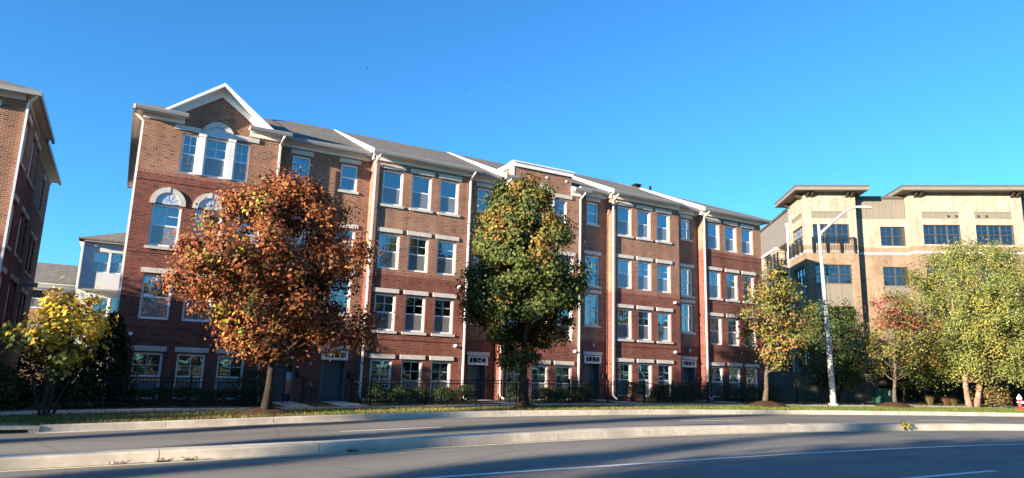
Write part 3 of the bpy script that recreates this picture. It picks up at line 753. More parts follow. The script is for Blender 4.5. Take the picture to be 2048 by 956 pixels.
# white rake boards where a bay roof stands proud of its neighbour
for x, st, dn in ((9.62, 0, 1), (16.9, 0, 1), (24.05, ST, 1), (31.3, ST, 0)):
    b = MB(); yb = RY if dn else RY - 1.6
    z = lambda y: ZE + st + PIT * (y - E1)
    b.prism([(x - .06, E1 - .05, z(E1) - .2), (x - .06, yb, z(yb) - .2), (x - .06, yb, z(yb) + .03), (x - .06, E1 - .05, z(E1) + .03)], (.08, 0, 0)); b.build('rake_board', M['white'], bld)
    b = MB(); b.box(x - .02, x + .5, YF - .42, YR, 11.5 + st, 11.79 + st) if False else b.box(x + .1, x + .22, YF - .05, YR, 11.52 + st, 11.79 + st); b.box(x - .05, x + .2, YF - .4, YR, 11.79 + st, 11.86 + st); b.build('frieze_return', M['white'], bld)
# gable roof with its rakes
ax, az_, ez, hw = 2.77, 13.54, 11.85, 2.2
b = MB()
for s in (-1, 1):
    b.prism([(ax, 30.56, az_), (ax + s * hw, 30.56, ez), (ax + s * hw, 30.56, ez - .1), (ax, 30.56, az_ - .1)], (0, 6, 0))
b.build('gable_roof', M['roof'], bld)
b = MB()
for s in (-1, 1):
    sl = (az_ - ez) / hw
    q = lambda x, o: (ax + s * x, 30.53, az_ - sl * x - o)
    b.prism([q(0, -.015), q(hw, -.015), q(hw - .1, .10), q(0, .15)], (0, .035, 0))
    q2 = lambda x, o: (ax + s * x, 30.57, az_ - sl * x - o)
    b.prism([q2(0, .1), q2(hw - .05, .1), q2(hw - .05, .14), q2(0, .14)], (0, .44, 0))
    q3 = lambda x, o: (ax + s * x, YF - .05, az_ - sl * x - o)
    b.prism([q3(0, .145), q3(hw - .3, .145), q3(hw - .62, .405), q3(0, .5)], (0, .06, 0))
b.build('rake_board', M['white'], bld)
# brick parapet with white coping over the middle bay
b = MB(); b.box(17.62, 21.37, YF - .002, YF + .3, 11.84, 12.56); b.box(17.62, 17.9, YF + .3, YF + 3, 11.84, 12.56); b.box(21.09, 21.37, YF + .3, YF + 3, 11.84, 12.56); b.build('parapet', M['tan'], bld)
b = MB(); b.box(17.54, 21.45, YF - .09, YF + .4, 12.56, 12.79); b.box(17.5, 21.49, YF - .14, YF + .44, 12.79, 12.86); b.box(17.54, 17.96, YF + .4, YF + 3, 12.56, 12.82); b.box(21.03, 21.45, YF + .4, YF + 3, 12.56, 12.82); b.box(17.5, 17.62, YF - .02, YF + .3, 11.8, 12.56); b.build('coping', M['white'], bld)
b = MB()
for x0_, x1_ in ((17.55, 17.615), (21.375, 21.44)): b.prism([(x0_, 30.52, 11.86), (x0_, 31.4, 11.86), (x0_, 31.4, 12.2), (x0_, 30.52, 11.85)], (x1_ - x0_, 0, 0))
b.build('cornice_end', M['white'], bld)
# downspouts
downspout(bld, [(-.45, 31.12, 11.8), (-.42, 31.12, 11.66), (-.13, 31.12, 11.4), (-.13, 31.12, .05)])
for x, st, y in ((5.38, 0, YF), (9.86, 0, YF), (14.98, 0, YF), (17.09, 0, YF), (21.95, 0, YF), (24.3, ST, YF), (31.58, ST, YF)):
    zt = 11.74 + st; zb = zf(x) + .08
    downspout(bld, [(x + .1, y - .45, zt), (x + .06, y - .42, zt - .16), (x, y - .09, zt - .42), (x, y - .09, zb + .25), (x + .06, y - .12, zb + .1), (x + .16, y - .3, zb)])
b = MB(); b.box(31.9, 32.35, 37.9, 38.3, 14.6, 15.42); b.box(31.85, 32.4, 37.85, 38.35, 15.422, 15.52); b.build('roof_vent', M['black'], bld)
b = MB(); b.tube([(33.0, 37.6, 14.8), (33.0, 37.6, 15.4)], .09, 8); b.build('vent_pipe', M['black'], bld)

# ================================================================== brick building at the left edge
lb = thing('brick_apartment_building', 'brick building cut by the left photo edge, its shaded side wall full of tall windows', 'apartment building', (-14, 31, -.3))
ZL = -.9; ST2 = -.25
fh = []
for x in (-6.0, -8.4, -10.8): fh += [(x, x + 1.06, 9.1, 10.86), (x, x + 1.06, 5.95, 7.7), (x, x + 1.06, 3.0, 4.78), (x, x + 1.06, 0, 1.7)]
wall('wall', TFr, -26, -4.09, ZL, 11.6, fh, [(-9, 0), (8.95, 2), (9.1, 1), (6.0, 1)], WM, lb)
for h in fh: window(TFr, lb, *h, grid=True, blind=.5)
TS = lambda u, d, z: (-4.09 - d, u, z); TS2 = lambda u, d, z: (-4.34 - d, u, z)
sh = []; sh2 = []
for y in (31.95, 34.5, 36.05):
    for lo, hi in ((9.1, 10.82), (5.8, 7.55), (2.95, 4.7)): sh.append((y, y + (1.0 if y != 36.05 else .8), lo, hi))
for y in (37.75, 40.8, 42.4):
    for lo, hi in ((9.1, 10.82), (5.8, 7.55), (2.95, 4.7)):
        if not (y == 40.8 and lo > 9): sh2.append((y, y + .95, lo, hi))
wall('wall', TS, 31, 37.2, ZL, 11.6, sh, [(-9, 0), (8.95, 2), (9.1, 1)], WM, lb, extra=lambda b, s: side(b, s, 37.2, 0, .25, [ZL, 9.1, 11.6]))
wall('wall', TS2, 37.2, 46, ZL, 11.6, sh2, [(-9, 0), (8.95, 2), (9.1, 1)], WM, lb)
for h in sh: window(TS, lb, *h, grid=True, grid_low=True, blind=0, screen=False, sill=True)
for h in sh2: window(TS2, lb, *h, grid=True, grid_low=True, blind=0, screen=False, sill=True)
b = MB(); b.quad((-26, 46, ZL), (-4.34, 46, ZL), (-4.34, 46, 11.6), (-26, 46, 11.6)); b.quad((-26, 31, ZL), (-26, 46, ZL), (-26, 46, 11.6), (-26, 31, 11.6)); b.build('wall', M['red'], lb, fix=False)
b = MB(); b.box(-25.8, -7.5, 34.6, 34.7, ZL, 11.5); b.box(-7.6, -7.5, 34.7, 45.8, ZL, 11.5); b.build('inner_partition', M['soffit'], lb)
b = MB(); b.box(-26, -4.06, 30.95, 31.02, 11.3, 11.56); b.box(-4.11, -4.03, 30.95, 37.2, 11.3, 11.56); b.box(-4.36, -4.28, 37.2, 46, 11.3, 11.56); b.build('frieze_board', M['white'], lb)
b = MB(); b.box(-26, -3.72, 30.56, 31.3, 11.56, 11.62); b.box(-4.4, -3.72, 31.3, 37.3, 11.56, 11.62); b.box(-4.6, -3.97, 37.3, 46.4, 11.56, 11.62); b.build('soffit', M['white'], lb)
b = MB(); b.box(-26, -3.6, 30.45, 30.56, 11.42, 11.6); b.box(-3.72, -3.6, 30.56, 37.35, 11.42, 11.6); b.box(-3.97, -3.85, 37.35, 46.4, 11.42, 11.6); b.build('gutter', M['gut'], lb)
b = MB(); zt = 11.63 + PIT * 7.8
b.prism([(-26, 30.5, 11.63), (-3.66, 30.5, 11.63), (-11.4, 38.3, zt), (-26, 38.3, zt)], (0, 0, -.1)); b.prism([(-3.66, 30.5, 11.63), (-3.66, 37.35, 11.63), (-3.9, 37.35, 11.73), (-3.9, 46.2, 11.73), (-11.4, 38.3, zt)], (0, 0, -.1)); b.prism([(-26, 46.4, 11.63), (-3.9, 46.4, 11.63), (-11.4, 38.3, zt), (-26, 38.3, zt)], (0, 0, -.1)); b.build('roof', M['roof'], lb)
downspout(lb, [(-3.74, 30.6, 11.6), (-3.76, 30.62, 11.4), (-4.02, 30.92, 11.15), (-4.02, 30.92, -.2)])
b = MB(); b.tube([(-4.2, 39.2, 4.9), (-3.9, 39.2, 5.0), (-3.55, 39.2, 4.95)], [.06, .1, .12], 8); b.build('floodlight', M['lamp'], lb)

# ================================================================== white clapboard house in the gap
wh = thing('clapboard_house', 'white clapboard house with a balcony, seen in the gap between the brick buildings', 'house', (1, 55, -.2))
TW = TF(55.)
wx0, wx1 = -2.72, 6
wall('wall', TW, wx0, wx1, 6.6, 9.55, [(-2.08, -1.06, 7.5, 8.95), (-1.0, .02, 7.5, 8.95), (2, 3, 7.5, 8.95)], [(-9, 0)], [M['siding']], wh)
for h in ((-2.08, -1.06, 7.5, 8.95), (-1.0, .02, 7.5, 8.95), (2, 3, 7.5, 8.95)): window(TW, wh, *h, lintel=False, grid=False, blind=.5)
TW2 = TF(56.6)
wall('wall', TW2, wx0 + .1, wx1, -1.2, 6.6, [(-1.75, -.8, 4.0, 5.9), (-.7, 1.2, 3.9, 6.0)], [(-9, 0)], [M['siding']], wh)
window(TW2, wh, -1.75, -.8, 4.0, 5.9, lintel=False, grid=False, blind=.5); window(TW2, wh, -.7, 1.2, 3.9, 6.0, lintel=False, grid=False, blind=.6, panels=2)
b = MB(); b.box(wx0, wx1, 55, 56.6, 6.35, 6.6); b.box(wx0 - .1, wx1, 54.95, 56.6, 3.35, 3.75); b.box(wx0, wx0 + .25, 55, 55.25, -1, 6.35); b.build('balcony', M['white'], wh)
b = MB(); b.box(wx0 + .25, wx1, 54.98, 55.03, 4.7, 4.76); b.box(wx0 + .25, wx1, 54.98, 55.03, 3.85, 3.9)
for k in range(60): x = wx0 + .3 + k * .12; b.box(x, x + .022, 54.99, 55.02, 3.9, 4.7)
b.build('railing', M['black'], wh)
b = MB(); b.quad((wx0, 55, 6.6), (wx0, 66, 6.6), (wx0, 66, 9.55), (wx0, 55, 9.55)); b.quad((wx0, 56.6, -1.2), (wx0, 66, -1.2), (wx0, 66, 6.6), (wx0, 56.6, 6.6)); b.quad((wx0, 66, -1), (wx1, 66, -1), (wx1, 66, 9.5), (wx0, 66, 9.5)); b.build('wall', M['siding'], wh, fix=False)
b = MB(); b.box(wx0 - .1, wx0 + .12, 54.9, 55.05, 6.3, 9.5); b.box(wx0, wx1, 54.93, 55.02, 9.3, 9.6); b.box(wx0 - .3, wx1, 54.6, 55.2, 9.56, 9.72); b.box(wx0 - .3, wx0, 54.6, 66.3, 9.56, 9.72); b.build('trim', M['white'], wh)
b = MB(); b.prism([(wx0 - .35, 54.55, 9.74), (wx1, 54.55, 9.74), (wx1, 60.5, 12.2), (wx0 + 5.6, 60.5, 12.2)], (0, 0, -.1)); b.prism([(wx0 - .35, 54.55, 9.74), (wx0 - .35, 66.4, 9.74), (wx0 + 5.6, 60.5, 12.2)], (0, 0, -.1)); b.build('roof', M['roofb'], wh)
b = MB(); b.bar((wx0 - .02, 54.86, 9.5), (wx0 - .02, 54.86, -.5), .1); b.build('downspout', M['white'], wh)

hb = thing('brick_house', 'low brown brick house with a shingle roof, farthest back between the two brick buildings', 'house', (-6, 70, -.3))
TB = TF(70.)
hh = [(-6.9, -5.6, 5.7, 7.3), (-4.55, -3.35, 5.8, 7.25), (-9.2, -8, 5.7, 7.3), (-6.9, -5.6, 2.3, 4.1), (-4.55, -3.35, 2.3, 4.1), (-1.5, -.3, 5.8, 7.25)]
wall('wall', TB, -12, 3, -1.2, 7.75, hh, [(-9, 0)], [M['tan']], hb)
for h in hh: window(TB, hb, *h, grid=False, blind=.5)
b = MB(); b.box(-12, 3, 69.9, 70.02, 7.45, 7.75); b.box(-12.3, 3.3, 69.5, 70.1, 7.72, 7.9); b.build('trim', M['white'], hb)
b = MB(); b.prism([(-12.3, 69.45, 7.92), (3.3, 69.45, 7.92), (3.3, 75, 10.1), (-7.5, 75, 10.1)], (0, 0, -.1)); b.prism([(-12.3, 69.45, 7.92), (-7.5, 75, 10.1), (-12.3, 80.5, 7.92)], (0, 0, -.1)); b.build('roof', M['roofb'], hb)
b = MB(); b.quad((-12, 70, -1.2), (-12, 80, -1.2), (-12, 80, 7.75), (-12, 70, 7.75)); b.quad((-12, 80, -1.2), (3, 80, -1.2), (3, 80, 7.75), (-12, 80, 7.75)); b.build('wall', M['tan'], hb, fix=False)

# ================================================================== beige apartment building on the right
AZ = R(125.9); DR = Vector((math.sin(AZ), math.cos(AZ), 0)); NR = Vector((-DR.y, DR.x, 0))
P0 = DR * 16.75 + NR * 53.617
ap = thing('beige_apartment_building', 'cream and ochre brick apartment building with flat overhanging roofs at the right', 'apartment building', tuple(P0), None, math.atan2(DR.y, DR.x))
AM = [M['ochre'], M['cream'], M['panel'], M['stone']]
BD = [(-9, 0), (11.27, 3), (11.42, 0), (11.82, 1)]
Lc = dict(local=True)
def awin(T, x0, x1, z0, z1, n, grid=True, hung=True): window(T, ap, x0, x1, z0, z1, lintel=False, grid=grid, grid_low=grid, blind=wrnd.choice([0, .3, .5, .9]), local=True, screen=False, panels=n, frame='bronze', glass='glassb', hung=hung, jw=.055)
def apanel(T, x0, x1, z0, z1, d=.05, nb=3):
    b = MB(T); b.box(x0, x1, d, d + .04, z0, z1)
    o = b.build('wall_panel', M['panel'], ap, **Lc)
    b = MB(T)
    for k in range(1, nb): x = x0 + (x1 - x0) * k / nb; b.box(x - .03, x + .03, d - .03, d, z0, z1)
    b.box(x0, x1, d - .03, d, z1 - .06, z1); b.build('batten', M['panelp'], o, **Lc)
FL = [(11.95, 13.47), (8.86, 10.32), (5.68, 7.16), (2.5, 4.0)]
def asec(x0, x1, y, wins, top, louv=(), rets=(), split=BD, cap=None):
    T = lambda u, d, z: (u, y + d, z)
    holes = []
    for (a, c, n) in wins:
        for lo, hi in FL: holes.append((a, c, lo, hi))
        for k in (1, 2): holes.append((a, c, FL[k + 1][1] + .06, FL[k][0] - .02)) if True else 0
    for (a, c) in louv: holes.append((a, c, 13.93, 14.49))
    def ex(b, slot):
        for x, d in rets: side(b, slot, x, 0, d, [-1, 11.27, 11.42, 11.82, top])
    wall('wall', T, x0, x1, -1, top, holes, split, AM, ap, local=True, extra=ex, depth=.13)
    for (a, c, n) in wins:
        for lo, hi in FL: awin(T, a, c, lo, hi, n)
        for k in (1, 2): apanel(T, a, c, FL[k + 1][1] + .06, FL[k][0] - .02)
    for (a, c) in louv: apanel(T, a, c, 13.93, 14.49)
    return T
# tower
TT = asec(0, 3.85, 0, [(.61, 3.29, 3)], 16.0, [(.6, 3.24)], [(3.85, .8)])
Tm = asec(3.85, 7.8, .8, [(5.87, 7.7, 2)], 14.06)
Tr = asec(7.8, 15.79, 0, [(8.65, 11.32, 3), (12.39, 15.06, 3)], 16.0, [(8.66, 11.28), (12.39, 15.02)], [(7.8, .8), (15.79, .8)])
Tm2 = asec(15.79, 26, .8, [(17.2, 19.1, 2), (21, 23, 2)], 14.06)
for a, c, T in ((3.85, 7.8, Tm), (15.79, 26, Tm2)):
    apanel(T, a + .02, c - .02, 14.06, 15.7, .02, 4 if c < 9 else 9)
    b = MB(T); b.box(a + .01, c - .01, -.1, .5, 15.68, 15.88); b.build('parapet_cap', M['fasciadk'], ap, **Lc)
# left faces
TL = lambda u, d, z: (d, u, z)
hol = [(.57, 3.2, lo, hi) for lo, hi in FL] + [(.57, 3.3, 14.08, 14.47)] + [(.57, 3.2, FL[k + 1][1] + .06, FL[k][0] - .02) for k in (1, 2)]
wall('wall', TL, 0, 4.1, -1, 16.0, hol, BD, AM, ap, local=True, depth=.13, extra=lambda b, s: side(b, s, 4.1, 0, 1.2, [-1, 11.27, 11.42, 11.82, 16.0]))
for lo, hi in FL: awin(TL, .57, 3.2, lo, hi, 3)
apanel(TL, .57, 3.3, 14.08, 14.47)
for k in (1, 2): apanel(TL, .57, 3.2, FL[k + 1][1] + .06, FL[k][0] - .02)
TV = lambda u, d, z: (1.0 + d, u, z)
wall('wall', TV, 4.1, 22, -1, 13.0, [(5.0, 6.6, 11.2, 13.0 - .1)], BD, AM, ap, local=True)
awin(TV, 5.0, 6.6, 11.2, 12.9, 2, False, False)
TP = lambda u, d, z: (.05 + d, u, z)
wall('wall', TP, 8.2, 15, -1, 13.0, [(10.2, 12.6, lo, hi) for lo, hi in FL], BD, AM, ap, local=True, extra=lambda b, s: (side(b, s, 8.2, 0, 1.0, [-1, 11.27, 11.42, 11.82, 13.0]), side(b, s, 15, 0, 1.0, [-1, 11.27, 11.42, 11.82, 13.0])))
for lo, hi in FL: awin(TP, 10.2, 12.6, lo, hi, 3)
b = MB(); b.box(-.05, .12, 8.0, 15.2, 12.9, 13.12); b.box(.12, 1.0, 8.0, 8.25, 12.9, 13.12); b.build('brick_coping', M['stone'], ap, **Lc)
b = MB(); b.box(.1, 1.4, 4.12, 22, 13.0, 15.6); b.build('wall_panel', M['panel'], ap, **Lc)
b = MB(); b.box(-.02, 1.6, 4.12, 22, 15.6, 15.8); b.build('parapet_cap', M['fasciadk'], ap, **Lc)
b = MB(); b.box(-.9, 1.0, 4.5, 7.9, 10.62, 10.95); b.build('balcony', M['fascia'], ap, **Lc)
def railing(x, pts, z0, z1, name='railing', posts=True):
    b = MB()
    for a, c in zip(pts[:-1], pts[1:]):
        A, B_ = Vector((*a, 0)), Vector((*c, 0)); L_ = (B_ - A).length; n = max(2, int(L_ / .11))
        for z in (z0 + .04, z1 - .12, z1): b.bar((a[0], a[1], z), (c[0], c[1], z), .045 if z == z1 else .03)
        for k in range(n + 1): p = A.lerp(B_, k / n); b.bar((p.x, p.y, z0 + .04), (p.x, p.y, z1 - .12), .016)
        for k in range(4): p = A.lerp(B_, k / 3); b.box(p.x - .05, p.x + .05, p.y - .05, p.y + .05, z0 - .06, z1 + .02)
    return b.build(name, M['black'], ap, **Lc)
railing(0, [(.5, -.16), (3.55, -.16)], 11.3, 12.4); railing(0, [(-.16, .5), (-.16, 3.7)], 11.36, 12.4)
railing(0, [(1.0, 4.55), (-.85, 4.55), (-.85, 7.85), (1.0, 7.85)], 10.95, 12.05)
b = MB(); b.box(-.9, 1.0, 4.5, 7.9, 7.4, 7.75); b.build('balcony', M['fascia'], ap, **Lc)
railing(0, [(1.0, 4.55), (-.85, 4.55), (-.85, 7.85), (1.0, 7.85)], 7.75, 8.85)
# flat overhanging roofs, pairs of brackets
def flat(x0, x1, y0, y1, z=16.0):
    b = MB(); b.box(x0, x1, y0, y1, z - .02, z + .22); o = b.build('roof', [M['fascia']], ap, **Lc)
    b = MB(); b.box(x0 - .02, x1 + .02, y0 - .02, y1, z + .222, z + .34); b.build('roof_edge', M['fasciadk'], o, **Lc)
    b = MB(); b.box(x0 + .05, x1 - .05, y0 + .05, y1, z - .045, z - .022); b.build('soffit', M['soffit'], o, **Lc)
flat(-.8, 4.6, -.85, 5.0); flat(7.0, 16.6, -.85, 9)
for x in (.25, .6, 3.2, 3.55, 8.2, 8.55, 15.1, 15.45):
    b = MB(); b.prism([(x - .07, 0, 15.95), (x - .07, -.5, 15.95), (x - .07, -.45, 15.82), (x - .07, -.1, 15.6), (x - .07, 0, 15.55)], (.14, 0, 0)); b.build('roof_bracket', M['bronze'], ap, **Lc)
for y in (.3, .65, 3.6):
    b = MB(); b.prism([(0, y - .07, 15.95), (-.5, y - .07, 15.95), (-.45, y - .07, 15.82), (-.1, y - .07, 15.6), (0, y - .07, 15.55)], (0, .14, 0)); b.build('roof_bracket', M['bronze'], ap, **Lc)
b = MB(); b.box(4.1, 26, 1.0, 22, 14.9, 15.1); b.box(1.4, 4.1, 4.2, 22, 14.9, 15.1); b.build('roof', M['fasciadk'], ap, **Lc)
b = MB(); b.quad((1, 22, -1), (26, 22, -1), (26, 22, 15), (1, 22, 15)); b.quad((26, .8, -1), (26, 22, -1), (26, 22, 15), (26, .8, 15)); b.build('wall', M['ochre'], ap, fix=False, **Lc)
b = MB(); b.box(2.6, 25.8, 3.4, 3.5, -1, 14.8); b.box(2.5, 2.6, 3.4, 21.8, -1, 14.8); b.build('inner_partition', M['soffit'], ap, **Lc)
for x, y, m, zt in ((3.99, .7, 'bronze', 15.6), (-.06, 4.3, 'white', 14.2)):
    b = MB(); b.bar((x, y, zt), (x, y, 0), .12, .1); b.box(x - .12, x + .12, y - .1, y + .1, zt - .05, zt + .25); b.build('downspout', M[m], ap, **Lc)
b = MB()
for x, s in ((10.5, 0), (11.08, 0), (12.63, 0), (13.2, 0)): b.box(x - .07, x + .07, -.06, .03, 14.08, 14.22)
b.build('vent_hood', M['bronze'], ap, **Lc)

# ================================================================== fences and handrails
def fence(x0, x1, label, y=28.2, ztop=None):
    zb = lawn((x0 + x1) / 2, y); t = thing('metal_fence', label, 'fence', ((x0 + x1) / 2, y, zb), 'black metal fences along the sidewalk')
    n = max(1, round((x1 - x0) / 2.4)); H = 1.07
    for i in range(n + 1):
        x = x0 + (x1 - x0) * i / n; z = lawn(x, y); b = MB(); b.box(x - .035, x + .035, y - .035, y + .035, z - .2, z + H + .06); b.box(x - .045, x + .045, y - .045, y + .045, z + H + .06, z + H + .09); b.build('post', M['black'], t)
    b = MB()
    for i in range(n):
        a, c = x0 + (x1 - x0) * i / n + .035, x0 + (x1 - x0) * (i + 1) / n - .035; za, zc = lawn(a, y), lawn(c, y)
        for h in (.1, H - .17, H - .02): b.bar((a, y, za + h), (c, y, zc + h), .032, .032)
        k = int((c - a) / .115)
        for q in range(1, k): u = q / k; x = a + (c - a) * u; z = za + (zc - za) * u; b.bar((x, y, z + .1), (x, y, z + H - .02), .018)
    b.build('picket_panel', M['black'], t); return t
fence(-.2, 5.35, 'black metal fence in front of the clipped hedge and gabled bay')
fence(9.45, 16.9, 'black metal fence between the orange maple and the green maple')
fence(17.1, 24.2, 'black metal fence directly behind the green maple trunk')
fence(26.2, 31.4, 'black metal fence just left of the young yellowing maple')
fence(31.6, 38.5, 'black metal fence behind the young yellowing maple trunk')
def handrail(x, y0, y1, label):
    z0, z1 = lawn(x, y0), lawn(x, y1) + .12
    t = thing('handrail', label, 'handrail', (x, (y0 + y1) / 2, z0), 'black entry handrails'); b = MB()
    b.tube([(x, y0 - .12, z0 + .75), (x, y0, z0 + .86), (x, y1, z1 + .9), (x, y1 + .25, z1 + .9)], .022, 6); b.bar((x, y0, z0 + .45), (x, y1, z1 + .5), .03); b.build('rail', M['black'], t)
    for y, z in ((y0, z0 + .86), (y1, z1 + .9)): b = MB(); b.box(x - .022, x + .022, y - .022, y + .022, z - 1.05, z); b.build('post', M['black'], t)
for x, l in ((7.1, 'black handrail at the dark door behind the orange maple trunk'), (9.2, 'black handrail beside the pale grey door left of the downspout'), (16.72, 'black handrail at the door left of the green maple'), (24.6, 'left one of the two black handrails under the three-window bay right of the green maple'), (25.9, 'right one of the two black handrails under the three-window bay right of the green maple')):
    handrail(x, 28.6, 30.1, l)

# ================================================================== street lamp
lp = thing('street_lamp', 'tall pale metal street lamp with one long curved arm', 'street lamp', (36.0, 25.6, lawn(36, 25.6)))
px, py, pz = 36.0, 25.6, lawn(36, 25.6)
b = MB(); n = 12; b.tube([(px - .035 * k, py, pz - .05 + 10.55 * k / n) for k in range(n + 1)], [.17 - .09 * k / n for k in range(n + 1)], 16); b.build('pole', M['pole'], lp)
b = MB(); b.tube([(px, py, pz - .02), (px, py, pz + .1)], .26, 16); b.build('base_collar', M['pole'], lp)
b = MB(); b.lathe([(.092, 0), (.1, .02), (.07, .06), (.02, .08)], (px - .42, py, pz + 10.5), 12); b.build('pole_cap', M['pole'], lp)
ad = Vector((.87, -.49, 0)); b = MB(); st = Vector((px - .4, py, pz + 9.9)); pth = []
for t, h in ((0, 0), (.2, .2), (.7, .66), (1.3, 1.2), (1.75, 1.55), (2.1, 1.72), (2.35, 1.76)): pth.append(st + ad * t + Vector((0, 0, h)))
b.tube(pth, [.085, .085, .078, .068, .06, .054, .05], 10); b.build('arm', M['pole'], lp)
b = MB(); e = pth[-1]; T_ = lambda u, v, w: tuple(e + ad * u + Vector((-ad.y, ad.x, 0)) * v + Vector((0, 0, w)))
b.add([T_(u, v * wd, w) for u, wd, hh in ((-.15, .06, .05), (.1, .13, .08), (.55, .15, .085), (.85, .10, .05), (.92, .05, .03)) for v, w in ((-1, -.03), (1, -.03), (.7, hh), (-.7, hh))],
      [(i * 4 + k, i * 4 + (k + 1) % 4, (i + 1) * 4 + (k + 1) % 4, (i + 1) * 4 + k) for i in range(4) for k in range(4)] + [(0, 1, 2, 3), (16, 19, 18, 17)])
hd = b.build('lamp_head', M['lamp'], lp)
b = MB(); b.add([T_(u, v, w) for w in (-.055, -.032) for u, v in ((.2, -.09), (.7, -.09), (.7, .09), (.2, .09))], [(0, 1, 2, 3), (4, 5, 6, 7), (0, 1, 5, 4), (1, 2, 6, 5), (2, 3, 7, 6), (3, 0, 4, 7)]); b.build('lens', M['lens'], hd)
b = MB(); q = pth[2]; b.tube([q - ad * .1 + Vector((0, 0, -.02)), st + Vector((.02, 0, -.25))], .02, 6); b.build('brace', M['pole'], lp)

# ================================================================== fire hydrant
hx, hy = 46.6, 20.9; hz = lawn(hx, hy)
h = thing('fire_hydrant', 'red fire hydrant with a silver white top at the right photo edge', 'fire hydrant', (hx, hy, hz))
b = MB(); b.lathe([(.17, -.1), (.17, .04), (.14, .05), (.14, .1), (.105, .12), (.105, .58), (.13, .6), (.13, .64)], (hx, hy, hz), 18); b.build('barrel', M['hyd'], h)
b = MB(); b.lathe([(.135, .64), (.14, .68), (.125, .76), (.085, .84), (.04, .87), (.04, .93), (.02, .94)], (hx, hy, hz), 18); b.build('bonnet', M['hydw'], h)
for d in ((-1, 0), (1, 0), (0, -1)):
    b = MB(); s = .085 if d[1] else .06
    b.tube([(hx + d[0] * .08, hy + d[1] * .08, hz + .48), (hx + d[0] * .17, hy + d[1] * .17, hz + .48)], s * .85, 12); b.tube([(hx + d[0] * .17, hy + d[1] * .17, hz + .48), (hx + d[0] * .22, hy + d[1] * .22, hz + .48)], s, 6); b.build('outlet_cap', M['hydw'], h)

# green utility cabinet
ux, uy = 43.6, 27.4; uz = lawn(ux, uy)
u = thing('utility_cabinet', 'dark green utility cabinet with a round white sticker, left of the small red-topped maple trunk', 'utility cabinet', (ux, uy, uz))
b = MB(); b.prism([(ux - .6, uy - .35, uz), (ux - .6, uy + .35, uz), (ux - .6, uy + .35, uz + .92), (ux - .6, uy - .15, uz + .92), (ux - .6, uy - .35, uz + .86)], (1.2, 0, 0)); b.build('housing', M['util'], u)
b = MB(); b.box(ux - .55, ux + .55, uy - .375, uy - .35, uz + .06, uz + .84); b.build('door', M['util'], u)
b = MB(); b.tube([(ux + .15, uy - .376, uz + .62), (ux + .15, uy - .384, uz + .62)], .17, 20); b.build('sticker', M['hydw'], u)
# stone block wall under the beige building
rw = MB(lambda x, y, z: tuple(P0 + DR * x + NR * y + Vector((0, 0, z))))
for k in range(5):
    for i in range(9): rw.box(-6.5 + i * 1.05 + (k % 2) * .5, -6.5 + (i + 1) * 1.05 - .012 + (k % 2) * .5, -4.2 - .02 * ((i * 7 + k) % 3), -3.8, .2 + k * .4, .2 + (k + 1) * .4 - .012)
tag(rw.build('retaining_wall', M['blockwall']), 'shaded grey stone block wall behind the street lamp base', 'retaining wall')
# banner by the door, seen past the maple trunk
gf = thing('garden_banner', 'small orange and pale blue hanging banner right beside the orange maple trunk', 'banner', (6.35, 29.3, lawn(6.35, 29.3)))
b = MB(); z = lawn(6.35, 29.3); b.tube([(6.15, 29.3, z - .05), (6.15, 29.3, z + 1.5), (6.5, 29.3, z + 1.5)], .012, 6); b.build('stand', M['black'], gf)
for m, z0, z1 in (('orange', .45, 1.0), ('pblue', 1.0, 1.3)):
    b = MB(); n = 8
    for k in range(n):
        f = lambda q: (6.2 + .2 * q / n, 29.3 + .025 * math.sin(q * 1.3))
        (xa, ya), (xb, yb) = f(k), f(k + 1); b.add([(xa, ya, z + z0), (xb, yb, z + z0), (xb, yb, z + z1), (xa, ya, z + z1), (xa, ya + .006, z + z0), (xb, yb + .006, z + z0), (xb, yb + .006, z + z1), (xa, ya + .006, z + z1)], [(0, 1, 2, 3), (7, 6, 5, 4), (0, 4, 5, 1), (2, 6, 7, 3)])
    b.build('cloth', M[m], gf)

# ================================================================== trees
def mix_fun(pals):
    """pals: list of (palette, weights, test) picked clump by clump"""
    def f(C, ci, P, rg):
        out = np.zeros((len(P), 3)); done = np.zeros(len(P), bool)
        for pal, w, test in pals:
            m = ~done & test(P, C[ci], rg)
            out[m] = pick(rg, m.sum(), pal, w); done |= m
        return out
    return f
allp = lambda P, C, rg: np.ones(len(P), bool)
ORA = [(.32, .097, .035), (.235, .068, .03), (.38, .15, .043), (.145, .045, .023), (.23, .13, .037), (.42, .2, .09)]
def orange_cols(C, ci, P, rg):
    cl = C[ci]; side_ = (P[:, 0] - 4.4) / 3.3
    k = rg.uniform(0, 1, len(C))[ci]
    green = (side_ < -.25) & (k < .2) & (rg.uniform(0, 1, len(P)) < .75)
    out = pick(rg, len(P), ORA, [3, 3, 2.4, 2.4, 1, 1.2])
    out[green] = pick(rg, green.sum(), [(.30, .30, .05), (.38, .34, .06), (.18, .2, .05)], [2, 2, 1]); 
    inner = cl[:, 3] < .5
    out[inner] = pick(rg, inner.sum(), [(.22, .07, .03), (.3, .1, .035), (.2, .14, .05)], [2, 2, 1]); return out
